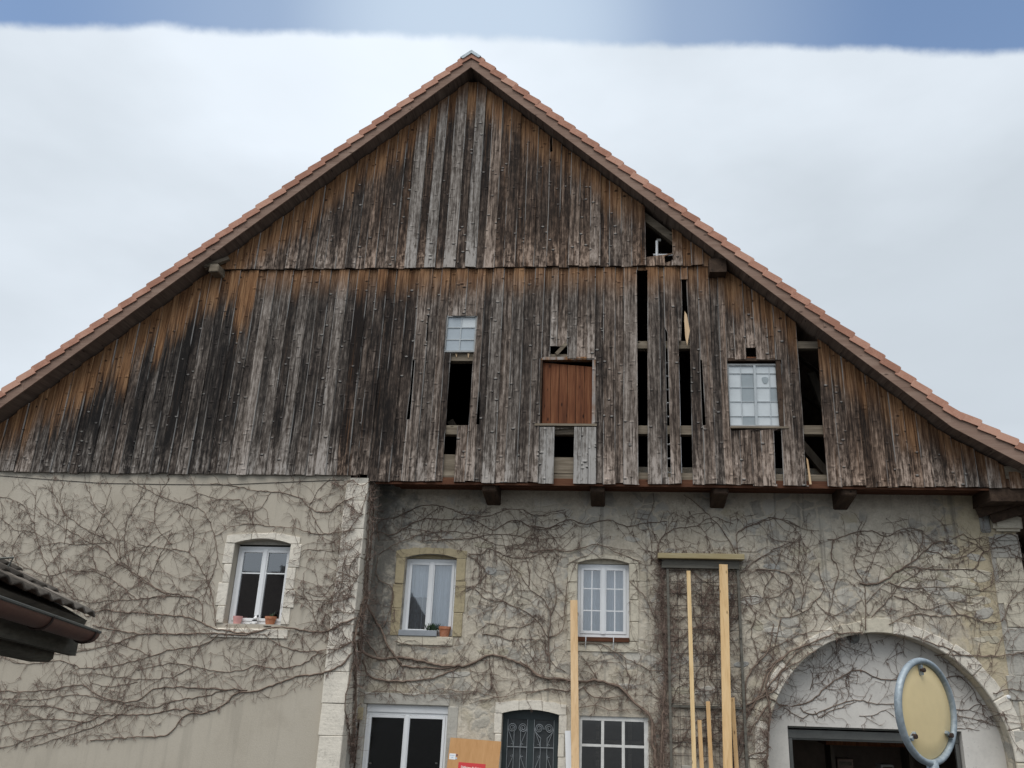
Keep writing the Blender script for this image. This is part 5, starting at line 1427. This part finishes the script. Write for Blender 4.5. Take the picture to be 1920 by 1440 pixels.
A = Vine('creeper', 'bare creeper fanning leftward over the smooth beige rendered wall', (PIL, YL, P(650, 1260, YL).z), 'L')
for r, pts in [
    (.020, [(1640, 905), (1589, 960), (1500, 1000), (1380, 1015), (1200, 1080), (1100, 1095), (1050, 1140), (960, 1180), (870, 1190), (830, 1230), (780, 1285), (680, 1295), (560, 1300), (420, 1312)]),
    (.015, [(1150, 1078), (950, 1070), (760, 1065), (700, 1085), (640, 1125), (580, 1130), (470, 1110), (380, 1055), (240, 1075), (100, 1085), (-60, 1078)]),
    (.014, [(940, 1178), (820, 1165), (700, 1190), (560, 1190), (470, 1195), (400, 1225), (280, 1215), (130, 1220), (-60, 1250)]),
    (.012, [(560, 1190), (470, 1235), (330, 1285), (250, 1310), (160, 1340)]), (.011, [(400, 1225), (260, 1270), (130, 1300), (60, 1335), (-50, 1358)]),
    (.020, [(1660, 740), (1589, 770), (1520, 805), (1420, 800), (1320, 785), (1230, 795), (1130, 820), (1000, 815), (820, 815), (640, 812), (520, 795), (430, 775)]),
    (.018, [(1230, 800), (1150, 812), (1060, 800), (1000, 790), (940, 765), (880, 740), (740, 725), (600, 715), (480, 705), (400, 735)]),
    (.012, [(1020, 820), (930, 870), (800, 890), (700, 920), (520, 965), (390, 975), (280, 940), (150, 955), (60, 945), (-40, 890)]),
    (.014, [(1680, 850), (1589, 880), (1480, 895), (1360, 890), (1290, 860), (1230, 815)]), (.012, [(1480, 905), (1400, 960), (1260, 975), (1200, 960), (1130, 985), (1010, 990), (900, 965), (780, 955), (640, 985)]),
    (.010, [(640, 820), (500, 870), (330, 905), (150, 905), (-40, 905)]), (.011, [(1060, 1080), (920, 1110), (800, 1130), (700, 1160), (560, 1140), (440, 1110), (330, 1100), (180, 1120), (-50, 1120)]),
    (.011, [(470, 1195), (330, 1180), (250, 1155), (120, 1150), (-50, 1138)]), (.012, [(1650, 330), (1589, 340), (1540, 345), (1470, 350), (1380, 325), (1290, 320), (1180, 305), (1080, 320), (1000, 360)]),
    (.013, [(1650, 180), (1589, 210), (1520, 250), (1440, 225), (1390, 180), (1300, 155), (1200, 150), (1100, 130), (980, 115)]), (.010, [(1440, 225), (1490, 330), (1540, 350)]),
    (.009, [(1000, 360), (950, 250), (870, 215), (760, 180), (600, 100)]), (.012, [(1010, 780), (990, 640), (940, 520), (880, 440), (760, 415), (640, 400)]),
    (.011, [(940, 765), (930, 660), (800, 640), (640, 655), (520, 660), (420, 670), (300, 640)]), (.011, [(800, 640), (720, 600), (640, 540), (540, 480), (480, 420), (400, 380), (260, 300), (180, 250)]),
    (.011, [(880, 640), (760, 620), (650, 560), (560, 470), (520, 390), (400, 330), (300, 250), (280, 170), (300, 110)]), (.009, [(560, 470), (540, 330), (450, 230), (400, 120)]),
    (.009, [(640, 540), (660, 450), (720, 380), (800, 330)]), (.009, [(700, 560), (740, 460), (800, 340)]), (.009, [(400, 735), (330, 640), (250, 600), (120, 530), (-40, 500)]),
    (.009, [(640, 655), (480, 540), (330, 520), (200, 540), (-40, 420)]), (.008, [(520, 390), (350, 400), (280, 390), (180, 410)]), (.009, [(250, 600), (190, 430), (160, 300), (170, 150)]),
    (.007, [(-30, 240), (70, 330), (150, 340), (240, 390)]), (.007, [(-20, 170), (80, 200), (130, 250), (150, 330)]), (.010, [(1000, 360), (1010, 480), (950, 640)]), (.008, [(1480, 790), (1440, 670), (1400, 640), (1350, 580)]),
    (.010, [(1640, 640), (1589, 660), (1480, 660), (1380, 650)]), (.009, [(1640, 420), (1540, 430), (1440, 420), (1370, 450)]), (.008, [(300, 400), (310, 280), (260, 180), (200, 120)]), (.008, [(450, 530), (430, 400), (470, 280), (520, 130)]),
    (.008, [(620, 560), (580, 420), (600, 280), (680, 150)]), (.008, [(800, 400), (720, 300), (740, 180), (790, 90)]), (.008, [(880, 440), (900, 330), (830, 250)]), (.008, [(1180, 310), (1130, 200), (1010, 190), (900, 150)]),
    (.008, [(1440, 225), (1480, 150), (1540, 90)]), (.008, [(1260, 160), (1200, 240), (1100, 230)]), (.008, [(350, 640), (250, 470), (220, 350)]), (.008, [(100, 530), (60, 420), (110, 330)]),
    (.009, [(700, 920), (640, 890), (540, 860), (430, 850)]), (.009, [(900, 965), (820, 1010), (700, 1030), (560, 1020), (440, 1000), (360, 1010)]), (.009, [(640, 1040), (500, 1060), (420, 1040)]),
    (.010, [(1660, 560), (1600, 540), (1550, 580), (1500, 640), (1420, 620)])]:
    A.stem(Z1, pts, r, fuzz=1.0)
for pts in ([(460, 120), (400, 290), (330, 420), (250, 520), (150, 560)], [(430, 520), (340, 560), (260, 700), (230, 900), (130, 980)], [(400, 760), (330, 860), (240, 920), (180, 1000), (60, 1010)], [(380, 1060), (300, 1080), (200, 1060), (80, 1120)],
            [(340, 1160), (240, 1170), (140, 1210), (20, 1230)], [(450, 90), (390, 130), (330, 80), (250, 130), (160, 90)], [(440, 330), (370, 340), (300, 260), (190, 260)], [(330, 1290), (260, 1320), (160, 1380), (60, 1380)], [(420, 640), (350, 660), (300, 760), (310, 900), (270, 1010)]):
    A.stem(Z2, pts, .010, .006, 1.3, 30)
A.done()
B = Vine('creeper', 'bare creeper climbing the inner side of the pier and round the ochre window', (PIR + .1, .5, GZ), 'R')
B.stem(Z2, [(330, 2200), (345, 1700), (350, 1400), (345, 1250), (385, 1080), (415, 950), (425, 760), (440, 560), (455, 300), (470, 100)], .035, .018, 1.5, 420)
B.stem(Z2, [(372, 1500), (390, 1300), (400, 1120), (430, 980), (440, 760), (470, 520), (480, 300), (478, 80)], .026, .012, 1.5, 260)
B.stem(Z3, [(330, 900), (300, 700), (270, 480), (300, 300), (340, 150)], .020, .012, 1.5, 160)
B.stem(Z2, [(425, 1000), (490, 1120), (540, 1200), (570, 1290), (640, 1400), (690, 1460)], .034, .028)
B.stem(Z3, [(640, 120), (700, 190), (900, 210), (1000, 212), (1100, 205)], .026)
B.stem(Z3, [(370, 0), (390, 80), (530, 140), (680, 130), (860, 160), (1000, 190), (1180, 190), (1350, 115), (1500, 140), (1640, 210), (1760, 280), (1920, 300), (2040, 310)], .036, .022)
B.stem(Z3, [(400, 150), (450, 270), (560, 300), (700, 310), (900, 290), (1050, 240), (1130, 195)], .026)
B.stem(Z2, [(370, 1150), (420, 1270), (500, 1380), (540, 1425), (640, 1410)], .024)
for c, r, pts in [(Z3, .010, [(470, 390), (640, 385), (760, 410), (860, 400), (1000, 370), (1100, 380), (1250, 385), (1440, 430), (1600, 390), (1780, 375), (1950, 380)]), (Z3, .010, [(1440, 430), (1300, 450), (1200, 475)]),
    (Z2, .017, [(470, 200), (480, 330), (520, 500), (510, 800), (620, 890), (600, 1080), (540, 1200)]), (Z2, .013, [(500, 430), (540, 380), (640, 360), (800, 290), (920, 265), (1040, 290), (1180, 340), (1340, 350), (1480, 300), (1600, 310), (1700, 350), (1920, 300)]),
    (Z2, .014, [(500, 460), (620, 490), (700, 450), (780, 400), (900, 370), (1000, 380), (1200, 370), (1340, 440), (1400, 450), (1460, 410), (1560, 380), (1640, 420), (1740, 450), (1920, 410)]),
    (Z2, .011, [(830, 540), (1000, 530), (1200, 520), (1350, 490), (1500, 490), (1700, 520), (1920, 510)]), (Z2, .010, [(520, 640), (740, 520), (980, 470), (1200, 480), (1400, 560), (1600, 600), (1760, 620), (1920, 600)]),
    (Z2, .013, [(1190, 630), (1300, 640), (1340, 590), (1480, 650), (1620, 665), (1760, 620)]), (Z2, .010, [(1200, 640), (1280, 720), (1330, 780), (1260, 860), (1200, 950), (1180, 1040)]),
    (Z2, .014, [(1800, 1500), (1800, 1400), (1790, 1260), (1810, 1100), (1760, 980), (1640, 880), (1560, 760), (1400, 640)]), (Z2, .012, [(1810, 1100), (1850, 960), (1830, 820), (1780, 700), (1700, 560)]),
    (Z2, .011, [(1790, 1260), (1700, 1120), (1560, 1040), (1400, 960), (1300, 900), (1220, 870)]), (Z2, .012, [(1800, 1260), (1900, 1200), (1920, 1000), (1940, 800)]), (Z2, .012, [(1300, 1240), (1400, 1240), (1500, 1280), (1620, 1270), (1760, 1280)]),
    (Z2, .010, [(640, 1290), (760, 1320), (900, 1330), (1060, 1330), (1150, 1310)]), (Z2, .010, [(1520, 680), (1500, 820), (1460, 960), (1360, 1080)]), (Z2, .010, [(1650, 870), (1640, 720), (1560, 560), (1500, 480)]),
    (Z2, .010, [(1240, 900), (1340, 980), (1480, 1000), (1620, 1100)]), (Z2, .009, [(1700, 1120), (1600, 1180), (1460, 1180), (1320, 1150)]), (Z3, .009, [(1350, 115), (1360, 250), (1370, 380)]), (Z3, .009, [(1200, 200), (1220, 280), (1300, 340)]),
    (Z3, .009, [(1760, 280), (1700, 180), (1640, 80), (1560, 0)]), (Z3, .010, [(1920, 240), (1850, 200), (1780, 100), (1760, 0)]), (Z2, .010, [(850, 540), (840, 430), (880, 350), (960, 300)]), (Z2, .009, [(1700, 360), (1680, 480), (1600, 560), (1500, 580)])]:
    B.stem(c, pts, r, fuzz=1.0)
B.done()
C_ = Vine('creeper', 'bare creeper with a twisted grey trunk climbing right of the white paned window', (P(1232, 1440, YW).x, YW, GZ), 'R')
C_.stem(Z5, [(930, 1500), (920, 860), (890, 700), (890, 530), (850, 460), (760, 400), (700, 330), (640, 270), (560, 245), (460, 215), (420, 230), (300, 232), (200, 210), (60, 200), (0, 160), (-100, 80)], .052, .018, 1.2, 60)
C_.stem(Z5, [(900, 1500), (905, 860), (915, 700), (900, 560), (870, 480), (800, 420)], .030, .016)
C_.stem(Z4, [(950, 2600), (960, 2000), (990, 1440), (985, 1100), (970, 900), (958, 690), (930, 560)], .036, .020, 1.6, 520)
C_.stem(Z4, [(985, 2400), (975, 1900), (1000, 1500), (960, 1000), (975, 760), (1000, 620)], .022, .012, 1.6, 300)
C_.stem(Z4, [(930, 620), (1000, 600), (1150, 598), (1300, 600), (1450, 598), (1540, 610)], .008, .006, 1.5, 130)
C_.stem(Z5, [(1430, 1300), (1500, 900), (1540, 700), (1590, 540), (1600, 430)], .030, .02, 1.5, 220)
C_.stem(Z7, [(110, 1300), (140, 860), (150, 700), (165, 560)], .030, .022, 1.5, 260)
for c, r, pts in [(Z4, .014, [(-20, 340), (120, 360), (250, 300), (400, 330), (560, 300), (700, 350), (840, 320), (1000, 310)]), (Z4, .016, [(-20, 540), (140, 520), (260, 540), (360, 510), (470, 480), (580, 520), (680, 570), (810, 612)]), (Z4, .011, [(250, 640), (330, 590), (420, 560), (470, 490)]),
    (Z4, .013, [(940, 1110), (870, 950), (820, 860), (760, 800), (720, 760)]), (Z4, .011, [(880, 640), (890, 540), (880, 430), (860, 300), (900, 200), (900, 100)]), (Z4, .012, [(930, 600), (940, 540), (950, 450), (1050, 370), (1200, 350), (1350, 280), (1500, 330)]),
    (Z4, .013, [(1520, 560), (1500, 520), (1450, 420), (1380, 330), (1250, 200), (1130, 110)]), (Z4, .012, [(1530, 560), (1530, 480), (1540, 380), (1700, 320), (1800, 290), (1920, 310), (2000, 350)]), (Z5, .017, [(380, 270), (430, 340), (560, 355), (680, 335)]),
    (Z5, .012, [(-60, 320), (140, 290), (280, 300), (360, 290), (420, 230)]), (Z5, .012, [(340, 430), (460, 410), (600, 450), (760, 440), (850, 470)]), (Z4, .013, [(340, 1230), (500, 1230), (620, 1290), (740, 1360), (860, 1420), (960, 1430)]),
    (Z4, .013, [(1000, 620), (1140, 640), (1220, 720), (1350, 790), (1540, 780)]), (Z4, .011, [(1200, 950), (1220, 1060), (1300, 1130), (1440, 1190)]), (Z4, .014, [(990, 1000), (1040, 1030), (1100, 1050), (1140, 1020)]), (Z5, .014, [(1310, -60), (1310, 90), (1310, 180), (1360, 270), (1350, 360), (1330, 450), (1400, 480)]),
    (Z5, .014, [(980, 640), (1060, 690), (1200, 650), (1350, 670)]), (Z5, .022, [(1540, 430), (1680, 360), (1800, 220), (1920, 70), (2060, -80)]), (Z5, .020, [(1600, 430), (1590, 280), (1640, 140), (1760, 0), (1800, -200)]), (Z5, .020, [(1780, 380), (1690, 500), (1600, 650), (1540, 820)]),
    (Z5, .014, [(1580, 800), (1700, 760), (1780, 720)]), (Z5, .012, [(700, 330), (720, 200), (640, 60), (560, 0)]), (Z5, .011, [(480, 210), (420, 120), (360, 40)]), (Z5, .010, [(1000, 420), (1150, 430), (1300, 420), (1540, 440)]),
    (Z7, .026, [(150, 700), (160, 560), (130, 380), (200, 240), (330, 140), (460, 90), (620, 30), (800, 20)]), (Z7, .020, [(30, 560), (100, 420), (150, 280), (270, 170), (400, 110), (520, 110)]), (Z7, .020, [(-20, 660), (60, 500), (190, 420), (240, 290), (380, 210), (480, 140)]),
    (Z7, .020, [(120, 420), (190, 500), (260, 530), (390, 520), (480, 470), (560, 390), (640, 340), (760, 280), (870, 320), (960, 350), (1040, 350), (1120, 330)]), (Z7, .013, [(370, 540), (430, 590), (560, 550), (650, 515), (780, 490), (900, 520), (1030, 515), (1120, 530)]),
    (Z7, .011, [(470, 565), (500, 610), (600, 560), (760, 500)]), (Z7, .011, [(430, 590), (390, 620), (260, 545)]), (Z7, .008, [(780, 600), (860, 600), (960, 560), (1020, 600)]), (Z7, .011, [(1400, 550), (1540, 560), (1600, 520), (1700, 560), (1790, 640)]),
    (Z7, .011, [(1400, 585), (1560, 620), (1680, 650), (1760, 690)]), (Z7, .009, [(1420, 690), (1540, 690), (1610, 700)]), (Z7, .012, [(1330, 335), (1480, 330), (1540, 380), (1590, 470), (1660, 560), (1740, 620)]), (Z7, .014, [(1640, 440), (1730, 440), (1800, 410), (1920, 430)]),
    (Z7, .014, [(1100, 50), (1280, 100), (1380, 130), (1500, 180), (1660, 180), (1780, 180), (1940, 150)]), (Z7, .010, [(440, 420), (460, 340), (440, 280)]), (Z7, .007, [(640, 40), (650, 130), (640, 230)]), (Z7, .006, [(1088, 30), (1090, 190)]), (Z7, .007, [(830, 30), (860, 130), (890, 190)]), (Z7, .007, [(760, 380), (770, 320), (750, 280)]),
    (Z6, .022, [(780, 860), (840, 870), (940, 850), (1040, 780), (1180, 690), (1250, 620), (1340, 570), (1420, 590)]), (Z6, .014, [(1040, 790), (1140, 750), (1300, 770), (1460, 765), (1580, 760), (1640, 650), (1800, 610), (1830, 660), (1900, 690)]),
    (Z6, .011, [(1240, 640), (1320, 650), (1400, 690), (1500, 680), (1600, 620), (1720, 580)]), (Z6, .012, [(980, 850), (1060, 890), (1180, 900), (1300, 890), (1460, 890), (1600, 910), (1740, 930)]), (Z6, .011, [(1020, 950), (1120, 980), (1240, 1040), (1400, 1000), (1560, 990)]),
    (Z6, .012, [(860, 1100), (960, 1000), (1060, 880), (1180, 790), (1300, 740)]), (Z6, .013, [(980, 1150), (1060, 1110), (1180, 1080), (1340, 1090), (1500, 1080), (1640, 1130), (1760, 1130), (1800, 1040), (1840, 960), (1940, 890)]), (Z6, .014, [(820, 1190), (820, 1000), (810, 860), (740, 740), (760, 640), (770, 500), (800, 430)]),
    (Z6, .013, [(560, 560), (600, 560), (660, 540), (760, 510), (870, 500), (960, 540), (1100, 480), (1220, 500)]), (Z6, .014, [(600, 560), (590, 680), (640, 780), (600, 900), (590, 1000), (540, 1120)]), (Z6, .011, [(-40, 500), (80, 440), (180, 410), (280, 440), (380, 480), (500, 500)]),
    (Z6, .011, [(-40, 790), (80, 700), (200, 620), (300, 600), (380, 520)]), (Z6, .013, [(60, 770), (180, 770), (260, 790), (320, 860), (200, 960), (100, 960), (-20, 955)]), (Z6, .013, [(500, 720), (500, 800), (540, 900), (480, 980), (400, 1060), (240, 1100), (160, 1060)]),
    (Z6, .014, [(240, 1100), (200, 1260), (180, 1380), (140, 1440)]), (Z6, .011, [(380, 1060), (390, 880), (360, 740), (370, 540)]), (Z6, .011, [(830, 1000), (920, 900), (1000, 850)]), (Z6, .010, [(1580, 760), (1680, 820), (1740, 860)]), (Z6, .011, [(1420, 560), (1500, 520), (1560, 560), (1640, 540), (1720, 560)]),
    (Z6, .012, [(1300, 1360), (1500, 1360), (1720, 1370), (1940, 1330)]), (Z6, .010, [(1720, 1370), (1760, 1240), (1820, 1180), (1860, 1190)]), (Z6, .012, [(-10, 980), (60, 1080), (30, 1200), (60, 1300), (90, 1420)]), (Z6, .012, [(1720, 560), (1800, 520), (1860, 540), (1880, 620), (1860, 720)]),
    (Z6, .011, [(100, 1340), (220, 1290), (360, 1220), (520, 1190), (640, 1200)]), (Z6, .011, [(170, 1060), (120, 920), (180, 800), (240, 640)]), (Z6, .010, [(300, 1100), (330, 980), (300, 880)]), (Z6, .010, [(480, 980), (560, 1080), (660, 1060), (800, 980)]),
    (Z6, .010, [(1400, 1000), (1480, 1080), (1560, 1060)]), (Z6, .010, [(1180, 690), (1210, 580), (1220, 500)]), (Z6, .010, [(950, 540), (900, 640), (860, 740), (820, 830)]), (Z6, .009, [(1640, 640), (1560, 580), (1480, 560)])]:
    C_.stem(c, pts, r, fuzz=.95)
for pts in ([(1010, 1440), (1060, 1200), (1040, 1000), (1100, 820), (1060, 660)], [(1100, 1500), (1120, 1300), (1250, 1150), (1260, 950), (1330, 780), (1300, 620)], [(1320, 1500), (1360, 1300), (1440, 1200), (1480, 1000), (1500, 800), (1490, 640)],
            [(1200, 1600), (1240, 1420), (1350, 1330), (1400, 1150), (1520, 1050), (1540, 850)], [(1000, 1150), (1120, 1180), (1230, 1100), (1380, 1110), (1520, 1040)], [(1000, 800), (1100, 860), (1210, 840), (1300, 900), (1450, 880)],
            [(1030, 1700), (1090, 1560), (1180, 1520), (1260, 1580), (1400, 1560), (1520, 1480)], [(1010, 2050), (1120, 1960), (1180, 1840), (1300, 1800), (1420, 1860), (1540, 1760)], [(1200, 2150), (1220, 1980), (1330, 1900), (1360, 1740), (1480, 1640)]):
    C_.stem(Z4, pts, .010, .005, 1.5, 40)
C_.done()
